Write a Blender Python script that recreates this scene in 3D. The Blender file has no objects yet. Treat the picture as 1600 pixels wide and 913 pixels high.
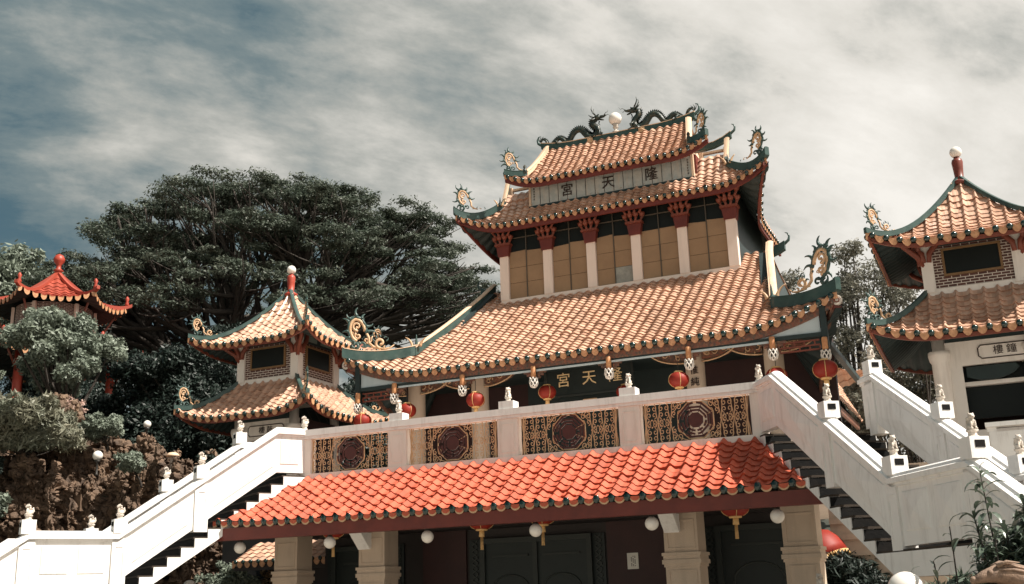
import bpy, math, random
import numpy as np
from mathutils import Vector, Matrix

SC = bpy.context.scene
COL = SC.collection
R_ = math.radians
PI = math.pi

# ------------------------------------------------------------------ camera, sky, sun, exposure
cam_d = bpy.data.cameras.new('camera')
cam = bpy.data.objects.new('camera', cam_d)
COL.objects.link(cam)
cam_d.sensor_width = 36.0
cam_d.lens = 38.25
cam_d.clip_end = 3000
cam_d.clip_start = 0.05
CAM = Vector((8.513, -19.0, 1.367))
cam.matrix_world = (Matrix.Translation(CAM) @ Matrix.Rotation(R_(23.874), 4, 'Z')
                    @ Matrix.Rotation(R_(90 + 15.739), 4, 'X') @ Matrix.Rotation(R_(-1.862), 4, 'Z'))
SC.camera = cam

SUN_EL = R_(53.0)
SUN_H = Vector((1.0, -0.05)).normalized()
SUN = Vector((SUN_H.x * math.cos(SUN_EL), SUN_H.y * math.cos(SUN_EL), math.sin(SUN_EL)))
sun_d = bpy.data.lights.new('sun', 'SUN')
sun_d.energy = 5.0
sun_d.angle = R_(0.5)
sun_d.color = (1.0, 0.93, 0.84)
sun = bpy.data.objects.new('sun', sun_d)
sun.rotation_euler = SUN.to_track_quat('Z', 'Y').to_euler()
sun.location = SUN * 80
COL.objects.link(sun)

SC.view_settings.view_transform = 'Standard'
SC.view_settings.look = 'None'
SC.view_settings.exposure = 0.82
SC.view_settings.gamma = 1.0
SC.cycles.use_denoising = True
SC.cycles.max_bounces = 6


class NT:
    """tiny node-tree helper"""
    def __init__(self, tree):
        self.t = tree
        tree.nodes.clear()

    def n(self, kind, **kw):
        nd = self.t.nodes.new(kind)
        for k, v in kw.items():
            if k.startswith('i_'):
                nd.inputs[k[2:].replace('_', ' ')].default_value = v
            else:
                setattr(nd, k, v)
        return nd

    def l(self, a, b):
        self.t.links.new(a, b)

    def math(self, op, a, b=None, c=None, clamp=False):
        nd = self.t.nodes.new('ShaderNodeMath')
        nd.operation = op
        nd.use_clamp = clamp
        for i, x in enumerate((a, b, c)):
            if x is None:
                continue
            if isinstance(x, (int, float)):
                nd.inputs[i].default_value = x
            else:
                self.l(x, nd.inputs[i])
        return nd.outputs[0]

    def ramp(self, fac, stops, interp='LINEAR'):
        nd = self.t.nodes.new('ShaderNodeValToRGB')
        cr = nd.color_ramp
        cr.interpolation = interp
        while len(cr.elements) < len(stops):
            cr.elements.new(0.5)
        for e, (p, c) in zip(cr.elements, stops):
            e.position = p
            e.color = (c[0], c[1], c[2], 1) if not isinstance(c, (int, float)) else (c, c, c, 1)
        self.l(fac, nd.inputs[0])
        return nd.outputs[0]

    def mix(self, fac, a, b, blend='MIX'):
        nd = self.t.nodes.new('ShaderNodeMix')
        nd.data_type = 'RGBA'
        nd.blend_type = blend
        for s, x in ((nd.inputs[0], fac), (nd.inputs[6], a), (nd.inputs[7], b)):
            if isinstance(x, (int, float)):
                s.default_value = x
            elif isinstance(x, (tuple, list)):
                s.default_value = (x[0], x[1], x[2], 1)
            else:
                self.l(x, s)
        return nd.outputs[2]


CLOUD_SEED = 8.3


def build_world():
    w = bpy.data.worlds.new('World')
    SC.world = w
    w.use_nodes = True
    T = NT(w.node_tree)
    out = T.n('ShaderNodeOutputWorld')
    bg = T.n('ShaderNodeBackground', i_Strength=0.1)
    sky = T.n('ShaderNodeTexSky', sky_type='NISHITA', sun_disc=False, sun_elevation=SUN_EL,
              sun_rotation=math.atan2(SUN_H.x, SUN_H.y), air_density=1.0, dust_density=1.5, ozone_density=2.0)
    tc = T.n('ShaderNodeTexCoord')
    sep = T.n('ShaderNodeSeparateXYZ')
    T.l(tc.outputs['Generated'], sep.inputs[0])
    x, y, z = sep.outputs
    zz = T.math('MAXIMUM', z, 0.0)
    den = T.math('ADD', zz, 0.42)
    # rotate so u runs along the view's right, v away from it
    c, s = math.cos(R_(23.9)), math.sin(R_(23.9))
    u0 = T.math('ADD', T.math('MULTIPLY', x, c), T.math('MULTIPLY', y, s))
    v0 = T.math('ADD', T.math('MULTIPLY', x, -s), T.math('MULTIPLY', y, c))
    u = T.math('DIVIDE', u0, den)
    v = T.math('DIVIDE', v0, den)
    # shear: streaks of cloud rise to the right
    us = T.math('ADD', T.math('MULTIPLY', u, 1.35), T.math('MULTIPLY', v, 0.40))
    vs = T.math('ADD', T.math('MULTIPLY', v, 2.15), T.math('MULTIPLY', u, -0.92))
    com = T.n('ShaderNodeCombineXYZ')
    T.l(us, com.inputs[0])
    T.l(vs, com.inputs[1])
    com.inputs[2].default_value = CLOUD_SEED
    n1 = T.n('ShaderNodeTexNoise', i_Scale=1.25, i_Detail=10.0, i_Roughness=0.60, i_Distortion=0.10)
    T.l(com.outputs[0], n1.inputs['Vector'])
    n2 = T.n('ShaderNodeTexNoise', i_Scale=3.6, i_Detail=10.0, i_Roughness=0.62, i_Distortion=0.15)
    T.l(com.outputs[0], n2.inputs['Vector'])
    # weather: thick bright cloud to the right, broken darker cloud over blue to the left
    m = T.math('MULTIPLY_ADD', u0, 0.60, 0.675)
    m = T.math('ADD', m, T.math('MULTIPLY', T.math('SUBTRACT', n1.outputs[0], 0.5), 0.95))
    m = T.math('ADD', m, T.math('MULTIPLY', T.math('SUBTRACT', n2.outputs[0], 0.5), 0.72))
    cover = T.ramp(m, [(0.20, 0), (0.40, 1)])
    cloud = T.ramp(m, [(0.34, (0.56, 0.95, 1.15)), (0.48, (1.2, 1.5, 1.55)), (0.62, (2.5, 2.55, 2.38)), (0.78, (4.2, 4.05, 3.72)), (1.0, (5.3, 5.1, 4.75))])
    deep = T.mix(1.0, sky.outputs[0], (0.26, 0.33, 0.27), 'MULTIPLY')
    colr = T.mix(cover, deep, cloud)
    T.l(colr, bg.inputs[0])
    T.l(bg.outputs[0], out.inputs[0])


build_world()

# ------------------------------------------------------------------ materials
MATS = {}


def mat(name, col, rough=0.6, col2=None, scale=4.0, amt=0.5, bump=0.0, bscale=40.0, spec=0.4, metal=0.0,
        attr=False, coat=0.0, stain=None, stain_scale=1.2, stain_amt=0.5, streak=False, trans=0.0, detail=5.0):
    m = bpy.data.materials.new(name)
    MATS[name] = m
    m.use_nodes = True
    T = NT(m.node_tree)
    out = T.n('ShaderNodeOutputMaterial')
    b = T.n('ShaderNodeBsdfPrincipled', i_Roughness=rough, i_Metallic=metal)
    b.inputs['Specular IOR Level'].default_value = spec
    if coat:
        b.inputs['Coat Weight'].default_value = coat
        b.inputs['Coat Roughness'].default_value = 0.15
    geo = T.n('ShaderNodeNewGeometry')
    pos = geo.outputs['Position']
    c = None
    if col2 is None:
        col2 = tuple(v * 0.78 for v in col)
    n1 = T.n('ShaderNodeTexNoise', i_Scale=scale, i_Detail=detail, i_Roughness=0.6)
    T.l(pos, n1.inputs['Vector'])
    f = T.ramp(n1.outputs[0], [(0.35, 0), (0.68, 1)])
    c = T.mix(T.math('MULTIPLY', f, amt), col, col2)
    if attr:
        a = T.n('ShaderNodeAttribute', attribute_name='rnd')
        v = T.ramp(a.outputs['Fac'], [(0.0, 0.74), (0.5, 0.97), (1.0, 1.15)])
        c = T.mix(1.0, c, v, 'MULTIPLY')
    if stain is not None:
        vec = pos
        if streak:
            mp = T.n('ShaderNodeMapping')
            mp.inputs['Scale'].default_value = (3.0, 3.0, 0.45)
            T.l(pos, mp.inputs['Vector'])
            vec = mp.outputs[0]
        n2 = T.n('ShaderNodeTexNoise', i_Scale=stain_scale, i_Detail=7.0, i_Roughness=0.68)
        T.l(vec, n2.inputs['Vector'])
        f2 = T.ramp(n2.outputs[0], [(0.50, 0), (0.74, 1)])
        c = T.mix(T.math('MULTIPLY', f2, stain_amt), c, stain)
    T.l(c, b.inputs['Base Color'])
    if bump:
        n3 = T.n('ShaderNodeTexNoise', i_Scale=bscale, i_Detail=4.0)
        T.l(pos, n3.inputs['Vector'])
        bp = T.n('ShaderNodeBump', i_Strength=bump, i_Distance=0.02)
        T.l(n3.outputs[0], bp.inputs['Height'])
        T.l(bp.outputs[0], b.inputs['Normal'])
    sh = b.outputs[0]
    if trans:
        tr = T.n('ShaderNodeBsdfTranslucent')
        T.l(c, tr.inputs[0])
        mx = T.n('ShaderNodeMixShader', i_Fac=trans)
        T.l(b.outputs[0], mx.inputs[1])
        T.l(tr.outputs[0], mx.inputs[2])
        sh = mx.outputs[0]
    T.l(sh, out.inputs[0])
    return m


WHITE = mat('white_paint', (0.80, 0.785, 0.76), 0.55, (0.73, 0.71, 0.68), 2.5, 0.6, 0.15, 60, stain=(0.30, 0.27, 0.235), stain_scale=2.8, stain_amt=0.36, streak=True)
OFFW = mat('warm_off_white_paint', (0.79, 0.73, 0.67), 0.55, (0.73, 0.67, 0.61), 2.5, 0.6, 0.15, 60, stain=(0.42, 0.36, 0.31), stain_scale=2.0, stain_amt=0.45, streak=True)
WALLPINK = mat('pinkish_wall_paint', (0.82, 0.69, 0.60), 0.6, (0.76, 0.63, 0.55), 2.0, 0.6, 0.15, 50, stain=(0.38, 0.32, 0.27), stain_amt=0.3, streak=True)
BEIGE = mat('beige_wall_paint', (0.56, 0.45, 0.35), 0.65, (0.49, 0.39, 0.30), 2.0, 0.6, 0.2, 50, stain=(0.22, 0.18, 0.14), stain_amt=0.35, streak=True)
TILE_G = mat('glazed_tile', (0.62, 0.405, 0.295), 0.25, (0.53, 0.30, 0.20), 5.0, 0.8, 0.1, 90, spec=0.6, attr=True, stain=(0.34, 0.15, 0.085), stain_scale=1.6, stain_amt=0.6)
TILE_R = mat('orange_red_tile', (0.53, 0.112, 0.058), 0.7, (0.42, 0.082, 0.042), 3.0, 0.7, 0.1, 90, attr=True, stain=(0.30, 0.075, 0.045), stain_scale=2.0, stain_amt=0.6)
TILE_D = mat('red_roof_tile', (0.31, 0.060, 0.036), 0.45, (0.34, 0.06, 0.035), 3.0, 0.8, attr=True)
DRIP = mat('drip_tile_clay', (0.64, 0.34, 0.18), 0.4, (0.40, 0.19, 0.09), 14.0, 0.9, 0.3, 60, spec=0.5)
CAPG = mat('green_glaze', (0.006, 0.026, 0.022), 0.16, (0.004, 0.016, 0.014), 6, 0.6, spec=0.7)
RIDGE = mat('teal_ridge_glaze', (0.045, 0.085, 0.075), 0.4, (0.022, 0.046, 0.042), 4, 0.8, 0.1, 50, stain=(0.13, 0.15, 0.13), stain_scale=3, stain_amt=0.3)
CREAM = mat('cream_plaster', (0.72, 0.52, 0.36), 0.6, (0.60, 0.42, 0.29), 4, 0.7, 0.15, 50, stain=(0.28, 0.20, 0.14), stain_amt=0.4)
GOLDP = mat('peach_gold_paint', (0.60, 0.40, 0.24), 0.5, (0.42, 0.25, 0.13), 9, 0.7, 0.1, 60, spec=0.5)
MAROON = mat('maroon_paint', (0.155, 0.032, 0.022), 0.5, (0.10, 0.022, 0.017), 3, 0.7, 0.1, 40, stain=(0.05, 0.016, 0.013), stain_amt=0.5)
BRACKET = mat('red_brown_wood', (0.20, 0.052, 0.030), 0.5, (0.13, 0.036, 0.023), 6, 0.7)
FRIEZE = mat('painted_frieze', (0.22, 0.075, 0.045), 0.55, (0.045, 0.06, 0.055), 13, 1.0, stain=(0.45, 0.25, 0.13), stain_scale=19, stain_amt=0.6)
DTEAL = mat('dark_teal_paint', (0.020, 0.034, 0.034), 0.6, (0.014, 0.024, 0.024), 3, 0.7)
BLUEGREY = mat('blue_grey_paint', (0.46, 0.53, 0.55), 0.55, (0.40, 0.46, 0.48), 2.5, 0.6, stain=(0.22, 0.25, 0.25), stain_amt=0.3, streak=True)
GREENGREY = mat('grey_green_panel', (0.17, 0.23, 0.21), 0.6, (0.13, 0.18, 0.165), 5, 0.7)
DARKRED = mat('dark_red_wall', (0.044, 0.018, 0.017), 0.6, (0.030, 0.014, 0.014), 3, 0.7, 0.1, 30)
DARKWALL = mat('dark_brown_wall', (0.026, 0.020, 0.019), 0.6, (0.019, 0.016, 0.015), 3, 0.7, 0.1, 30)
DOORG = mat('dark_green_door', (0.013, 0.020, 0.019), 0.5, (0.010, 0.015, 0.014), 4, 0.7)
DOORTRIM = mat('door_trim', (0.024, 0.030, 0.027), 0.5)
CARD = mat('brown_cardboard', (0.33, 0.215, 0.125), 0.8, (0.275, 0.175, 0.10), 1.7, 0.8, 0.15, 20, stain=(0.20, 0.13, 0.08), stain_amt=0.35)
GREYBOARD = mat('grey_board', (0.33, 0.33, 0.29), 0.8, (0.22, 0.22, 0.20), 9, 0.8)
GLASS = mat('dark_window_glass', (0.016, 0.019, 0.018), 0.35, (0.011, 0.014, 0.014), 2, 0.5, spec=0.12)
MUNTIN = mat('window_bar', (0.10, 0.085, 0.065), 0.5)
STEPD = mat('dark_stone_step', (0.012, 0.012, 0.012), 0.8, (0.008, 0.008, 0.008), 7, 0.8, 0.25, 40, stain=(0.03, 0.024, 0.019), stain_scale=4, stain_amt=0.4, spec=0.08)
TREAD = mat('brown_tread_stone', (0.060, 0.047, 0.037), 0.8, (0.036, 0.029, 0.024), 6, 0.8, 0.2, 40, spec=0.15)
STONE = mat('pale_carved_stone', (0.72, 0.65, 0.57), 0.75, (0.46, 0.40, 0.34), 16, 0.9, 0.5, 60, stain=(0.14, 0.12, 0.10), stain_scale=9, stain_amt=0.6)
SIGNW = mat('weathered_sign_board', (0.45, 0.45, 0.42), 0.7, (0.30, 0.33, 0.32), 5, 0.9, 0.1, 30, stain=(0.55, 0.44, 0.34), stain_scale=3, stain_amt=0.6, streak=True)
INK = mat('dark_brown_lettering', (0.045, 0.028, 0.022), 0.6)
GOLDL = mat('gold_leaf_lettering', (0.80, 0.60, 0.33), 0.35, spec=0.6)
IRON = mat('gilded_iron', (0.64, 0.43, 0.25), 0.42, (0.48, 0.29, 0.15), 20, 0.8, spec=0.5)
BAGUA = mat('dark_red_medallion', (0.085, 0.026, 0.022), 0.5, (0.05, 0.018, 0.016), 8, 0.7)
PAPERR = mat('red_lantern_silk', (0.34, 0.032, 0.018), 0.55, (0.25, 0.022, 0.013), 5, 0.6, trans=0.25)
TASSEL = mat('gold_tassel', (0.66, 0.42, 0.18), 0.6)
OPAL = mat('opal_globe', (0.78, 0.74, 0.68), 0.25, (0.70, 0.66, 0.60), 3, 0.5, spec=0.5, stain=(0.5, 0.46, 0.40), stain_scale=4, stain_amt=0.3)
LAMPM = mat('dark_lamp_metal', (0.05, 0.045, 0.04), 0.5)
FINIAL_SHADED = mat('shaded_finial_glaze', (0.17, 0.040, 0.026), 0.4, (0.12, 0.03, 0.02), 5, 0.7)  # finial red darkened: backlit shade of the right finial put into the colour
REDPOST = mat('red_lacquer', (0.36, 0.055, 0.03), 0.45, (0.28, 0.04, 0.024), 5, 0.7)
DRAGON = mat('dark_green_dragon_glaze', (0.022, 0.036, 0.030), 0.35, (0.012, 0.020, 0.017), 25, 0.8, 0.4, 60, stain=(0.30, 0.19, 0.09), stain_scale=12, stain_amt=0.35)
BARK = mat('grey_brown_bark', (0.060, 0.050, 0.042), 0.9, (0.035, 0.030, 0.026), 8, 0.8, 0.5, 30)
CLIFFM = mat('brown_rock', (0.21, 0.135, 0.088), 0.85, (0.050, 0.036, 0.028), 2.6, 1.0, 0.8, 14, stain=(0.36, 0.235, 0.15), stain_scale=1.3, stain_amt=0.75, attr=True)
GROUND = mat('paved_ground', (0.34, 0.305, 0.26), 0.9, (0.26, 0.235, 0.20), 0.7, 0.8, 0.2, 20)
SOIL = mat('dark_hill_soil', (0.045, 0.045, 0.032), 0.95, (0.028, 0.032, 0.024), 0.8, 0.9, 0.3, 6)
PAPERW = mat('white_notice_paper', (0.72, 0.70, 0.64), 0.7)
HPOST = mat('orange_painted_post', (0.42, 0.17, 0.075), 0.5, (0.60, 0.33, 0.15), 16, 0.8)
WOODF = mat('ochre_window_frame', (0.22, 0.125, 0.055), 0.5, (0.16, 0.09, 0.04), 10, 0.7)
POTTERY = mat('white_openwork_ceramic', (0.76, 0.72, 0.66), 0.4)


def leafmat(name, col, col2, trans=0.12, rough=0.5, spec=0.35):
    return mat(name, col, rough, col2, 0.9, 0.9, attr=True, trans=trans, spec=spec)


LEAF_D = leafmat('rain_tree_leaf', (0.066, 0.090, 0.066), (0.105, 0.115, 0.086), 0.25)
LEAF_G = leafmat('grey_green_leaf', (0.24, 0.275, 0.215), (0.15, 0.185, 0.145), 0.2)
LEAF_B = leafmat('bamboo_leaf', (0.20, 0.22, 0.165), (0.22, 0.20, 0.14), 0.2)
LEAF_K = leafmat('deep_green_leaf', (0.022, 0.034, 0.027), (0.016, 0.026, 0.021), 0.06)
LEAF_P = leafmat('pale_blossom_leaf', (0.26, 0.25, 0.20), (0.11, 0.115, 0.09), 0.25)
LEAF_S = leafmat('shiny_lance_leaf', (0.115, 0.150, 0.110), (0.070, 0.100, 0.072), 0.12, 0.28, 0.8)
LEAF_O = leafmat('rusty_shrub_leaf', (0.20, 0.115, 0.060), (0.10, 0.095, 0.055), 0.1)
BLOSSOM = leafmat('pink_blossom', (0.55, 0.36, 0.30), (0.62, 0.50, 0.42), 0.2)


def brickmat(name, axis):
    m = bpy.data.materials.new(name)
    m.use_nodes = True
    T = NT(m.node_tree)
    out = T.n('ShaderNodeOutputMaterial')
    b = T.n('ShaderNodeBsdfPrincipled', i_Roughness=0.7)
    geo = T.n('ShaderNodeNewGeometry')
    sp = T.n('ShaderNodeSeparateXYZ')
    T.l(geo.outputs['Position'], sp.inputs[0])
    cm = T.n('ShaderNodeCombineXYZ')
    T.l(sp.outputs[axis], cm.inputs[0])
    T.l(sp.outputs[2], cm.inputs[1])
    br = T.n('ShaderNodeTexBrick', offset=0.5, i_Scale=1.0)
    br.inputs['Color1'].default_value = (0.105, 0.040, 0.030, 1)
    br.inputs['Color2'].default_value = (0.070, 0.028, 0.024, 1)
    br.inputs['Mortar'].default_value = (0.60, 0.53, 0.46, 1)
    br.inputs['Mortar Size'].default_value = 0.008
    br.inputs['Mortar Smooth'].default_value = 0.15
    br.inputs['Brick Width'].default_value = 0.165
    br.inputs['Row Height'].default_value = 0.058
    T.l(cm.outputs[0], br.inputs['Vector'])
    T.l(br.outputs[0], b.inputs['Base Color'])
    T.l(b.outputs[0], out.inputs[0])
    return m


BRICK_X = brickmat('red_brick_front', 0)
BRICK_Y = brickmat('red_brick_side', 1)


# ------------------------------------------------------------------ mesh helpers
class MB:
    def __init__(self):
        self.v, self.f, self.m, self.s, self.r = [], [], [], [], []

    def add(self, vs, fs, mi=0, smooth=False, rnd=None):
        o = len(self.v)
        self.v.extend([tuple(p) for p in vs])
        for k, f in enumerate(fs):
            self.f.append([i + o for i in f])
            self.m.append(mi)
            self.s.append(smooth)
            self.r.append(0.5 if rnd is None else (rnd if isinstance(rnd, float) else rnd[k]))

    def box(self, c, size, mi=0, ax=None):
        """box by centre and full size; ax = (ex, ey, ez) axes"""
        c = Vector(c)
        ex, ey, ez = ax if ax else (Vector((1, 0, 0)), Vector((0, 1, 0)), Vector((0, 0, 1)))
        ex, ey, ez = Vector(ex) * size[0] / 2, Vector(ey) * size[1] / 2, Vector(ez) * size[2] / 2
        vs = [c + ex * a + ey * b + ez * d for d in (-1, 1) for b in (-1, 1) for a in (-1, 1)]
        fs = [(0, 2, 3, 1), (4, 5, 7, 6), (0, 1, 5, 4), (2, 6, 7, 3), (0, 4, 6, 2), (1, 3, 7, 5)]
        self.add(vs, fs, mi)

    def bx(self, x0, x1, y0, y1, z0, z1, mi=0):
        self.box(((x0 + x1) / 2, (y0 + y1) / 2, (z0 + z1) / 2), (x1 - x0, y1 - y0, z1 - z0), mi)

    def tube(self, pts, rad, n=6, mi=0, cap=True, smooth=True, flat=1.0):
        pts = [Vector(p) for p in pts]
        k = len(pts)
        if isinstance(rad, (int, float)):
            rad = [rad] * k
        T = []
        for i in range(k):
            t = pts[min(i + 1, k - 1)] - pts[max(i - 1, 0)]
            T.append(t.normalized() if t.length > 1e-9 else Vector((0, 0, 1)))
        a = Vector((0, 0, 1)) if abs(T[0].z) < 0.9 else Vector((1, 0, 0))
        u = T[0].cross(a).normalized()
        vs, fs = [], []
        for i in range(k):
            u = (u - T[i] * u.dot(T[i]))
            u = u.normalized() if u.length > 1e-9 else T[i].orthogonal().normalized()
            w = T[i].cross(u)
            for j in range(n):
                an = 2 * PI * j / n
                vs.append(pts[i] + (u * math.cos(an) + w * math.sin(an) * flat) * rad[i])
        for i in range(k - 1):
            for j in range(n):
                j2 = (j + 1) % n
                fs.append((i * n + j, i * n + j2, (i + 1) * n + j2, (i + 1) * n + j))
        if cap:
            fs.append(tuple(range(n - 1, -1, -1)))
            fs.append(tuple((k - 1) * n + j for j in range(n)))
        self.add(vs, fs, mi, smooth)

    def lathe(self, c, prof, n=16, mi=0, smooth=True, axis=None, rib=0, ribamt=0.0):
        """prof: list of (radius, height) from c along z"""
        c = Vector(c)
        ez = Vector(axis).normalized() if axis else Vector((0, 0, 1))
        ex = ez.orthogonal().normalized() if axis else Vector((1, 0, 0))
        ey = ez.cross(ex)
        vs, fs = [], []
        for r, h in prof:
            for j in range(n):
                a = 2 * PI * j / n
                rr = r * (1 + (ribamt * (abs(math.cos(a * rib / 2)) - 0.5) if rib else 0))
                vs.append(c + (ex * math.cos(a) + ey * math.sin(a)) * rr + ez * h)
        for i in range(len(prof) - 1):
            for j in range(n):
                j2 = (j + 1) % n
                fs.append((i * n + j, i * n + j2, (i + 1) * n + j2, (i + 1) * n + j))
        fs.append(tuple(range(n - 1, -1, -1)))
        fs.append(tuple((len(prof) - 1) * n + j for j in range(n)))
        self.add(vs, fs, mi, smooth)

    def ball(self, c, r, n=10, m=7, mi=0, ax=None):
        c = Vector(c)
        rx, ry, rz = (r, r, r) if isinstance(r, (int, float)) else r
        ex, ey, ez = ax if ax else (Vector((1, 0, 0)), Vector((0, 1, 0)), Vector((0, 0, 1)))
        vs, fs = [], []
        for i in range(m + 1):
            th = PI * i / m
            for j in range(n):
                a = 2 * PI * j / n
                vs.append(c + ex * (rx * math.sin(th) * math.cos(a)) + ey * (ry * math.sin(th) * math.sin(a)) + ez * (rz * math.cos(th)))
        for i in range(m):
            for j in range(n):
                j2 = (j + 1) % n
                fs.append((i * n + j, (i + 1) * n + j, (i + 1) * n + j2, i * n + j2))
        self.add(vs, fs, mi, True)

    def prism(self, pts, ext, mi=0):
        """closed polygon pts extruded by vector ext"""
        pts = [Vector(p) for p in pts]
        ext = Vector(ext)
        n = len(pts)
        vs = pts + [p + ext for p in pts]
        fs = [tuple(range(n - 1, -1, -1)), tuple(range(n, 2 * n))]
        for i in range(n):
            j = (i + 1) % n
            fs.append((i, j, n + j, n + i))
        self.add(vs, fs, mi)

    def sweep(self, pts, w, h, mi=0, up=None, off=0.0, rnd_top=False):
        """rectangular (or round-topped) bar along a polyline, its base 'off' above the line"""
        pts = [Vector(p) for p in pts]
        k = len(pts)
        prof = [(-w / 2, 0), (w / 2, 0), (w / 2, h), (-w / 2, h)]
        if rnd_top:
            prof = [(-w / 2, 0), (w / 2, 0), (w / 2, h * 0.45), (w * 0.36, h * 0.55)] + \
                   [(w * 0.36 * math.cos(a), h * 0.55 + h * 0.45 * math.sin(a)) for a in (PI * .2, PI * .4, PI * .6, PI * .8)] + \
                   [(-w * 0.36, h * 0.55), (-w / 2, h * 0.45)]
        n = len(prof)
        vs, fs = [], []
        for i in range(k):
            t = pts[min(i + 1, k - 1)] - pts[max(i - 1, 0)]
            t.normalize()
            upv = Vector(up) if up else Vector((0, 0, 1))
            side = t.cross(upv)
            side = side.normalized() if side.length > 1e-6 else Vector((1, 0, 0))
            u2 = upv if up is None else upv
            if 0 < i < k - 1:     # mitre in plan
                ta, tb = pts[i] - pts[i - 1], pts[i + 1] - pts[i]
                ta.z = tb.z = 0
                if ta.length > 1e-6 and tb.length > 1e-6:
                    cs = max(0.5, math.cos(ta.angle(tb) / 2))
                    side = side / cs
            for a, b in prof:
                vs.append(pts[i] + side * a + u2 * (b + off))
        for i in range(k - 1):
            for j in range(n):
                j2 = (j + 1) % n
                fs.append((i * n + j, i * n + j2, (i + 1) * n + j2, (i + 1) * n + j))
        fs.append(tuple(range(n - 1, -1, -1)))
        fs.append(tuple((k - 1) * n + j for j in range(n)))
        self.add(vs, fs, mi)

    def np_grid(self, V, mask, mi=0, smooth=True, rnd=None):
        """V (r,c,3) array, mask (r-1,c-1) bool"""
        r, c, _ = V.shape
        o = len(self.v)
        self.v.extend(map(tuple, V.reshape(-1, 3).tolist()))
        idx = np.arange(r * c).reshape(r, c)
        q = np.stack([idx[:-1, :-1], idx[:-1, 1:], idx[1:, 1:], idx[1:, :-1]], -1)[mask] + o
        self.f.extend(q.tolist())
        self.m.extend([mi] * len(q))
        self.s.extend([smooth] * len(q))
        self.r.extend((rnd[mask].tolist() if rnd is not None else [0.5] * len(q)))

    def build(self, name, mats, parent=None, local=False):
        me = bpy.data.meshes.new(name)
        me.from_pydata(self.v, [], self.f)
        if not isinstance(mats, (list, tuple)):
            mats = [mats]
        for m in mats:
            me.materials.append(m)
        me.polygons.foreach_set('material_index', self.m)
        me.polygons.foreach_set('use_smooth', self.s)
        at = me.attributes.new('rnd', 'FLOAT', 'FACE')
        at.data.foreach_set('value', self.r)
        me.validate()
        me.update()
        o = bpy.data.objects.new(name, me)
        COL.objects.link(o)
        if parent is not None:
            o.parent = parent
            if not local and parent.parent is None:
                o.location = -parent.location
        return o


def tag(o, label=None, cat=None, group=None, kind=None):
    if label:
        o['label'] = label
    if cat:
        o['category'] = cat
    if group:
        o['group'] = group
    if kind:
        o['kind'] = kind
    return o


def thing(name, loc, label, cat, group=None):
    o = bpy.data.objects.new(name, None)
    o.empty_display_size = 0.3
    COL.objects.link(o)
    o.location = loc
    return tag(o, label, cat, group)


def copy_thing(src, loc, rz=0.0, label=None, scale=None):
    r = src.copy()
    COL.objects.link(r)
    r.location = loc
    r.rotation_euler = (0, 0, rz)
    if scale:
        r.scale = (scale, scale, scale)
    if label:
        r['label'] = label
    for ch in list(src.children):
        c = ch.copy()
        COL.objects.link(c)
        c.parent = r
        for g in list(ch.children):
            d = g.copy()
            COL.objects.link(d)
            d.parent = c
    return r


def remesh(mb, voxel, name, mats, parent=None, local=True, smooth=True):
    o = mb.build(name, mats, None)
    md = o.modifiers.new('join', 'REMESH')
    md.mode = 'VOXEL'
    md.voxel_size = voxel
    md.use_smooth_shade = smooth
    dg = bpy.context.evaluated_depsgraph_get()
    me = bpy.data.meshes.new_from_object(o.evaluated_get(dg))
    old = o.data
    o.modifiers.clear()
    o.data = me
    bpy.data.meshes.remove(old)
    me.name = name
    if not me.materials:
        me.materials.append(mats)
    if parent is not None:
        o.parent = parent
        if not local and parent.parent is None:
            o.location = -parent.location
    return o


def lettering(name, chars, mats, parent, size, thick=0.008, flip=False):
    """chars: list of (text, origin(lower-left), ex, ez); the built-in font's outlines as one raised mesh"""
    mb = MB()
    dg = None
    for txt, org, ex, ez in chars:
        cu = bpy.data.curves.new('glyph', 'FONT')
        cu.body = txt
        cu.size = size
        cu.extrude = thick
        cu.resolution_u = 2
        cu.align_x = 'CENTER'
        cu.align_y = 'CENTER'
        ob = bpy.data.objects.new('glyph', cu)
        COL.objects.link(ob)
        dg = bpy.context.evaluated_depsgraph_get()
        me = bpy.data.meshes.new_from_object(ob.evaluated_get(dg))
        ex, ez, org = Vector(ex), Vector(ez), Vector(org)
        n = ex.cross(ez)
        vs = [org + ex * v.co.x + ez * v.co.y + n * v.co.z for v in me.vertices]
        mb.add(vs, [tuple(p.vertices) for p in me.polygons])
        bpy.data.objects.remove(ob)
        bpy.data.curves.remove(cu)
        bpy.data.meshes.remove(me)
    return mb.build(name, mats, parent)


def spiral(cx, cy, r0, r1, a0, a1, n=14):
    return [(cx + (r0 + (r1 - r0) * i / (n - 1)) * math.cos(a0 + (a1 - a0) * i / (n - 1)),
             cy + (r0 + (r1 - r0) * i / (n - 1)) * math.sin(a0 + (a1 - a0) * i / (n - 1))) for i in range(n)]


def flame(mb, o, ex, ez, x, y, ang, ln, curl, r, mi):
    """small curled horn growing at (x,y) in direction ang"""
    pts, rr = [], []
    a = ang
    px, py = x, y
    n = 8
    for i in range(n):
        pts.append(o + ex * px + ez * py)
        rr.append(r * (1 - 0.8 * i / (n - 1)))
        px += math.cos(a) * ln / n
        py += math.sin(a) * ln / n
        a += curl / n
    mb.tube(pts, rr, 5, mi)


FL_N = [0]


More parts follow.
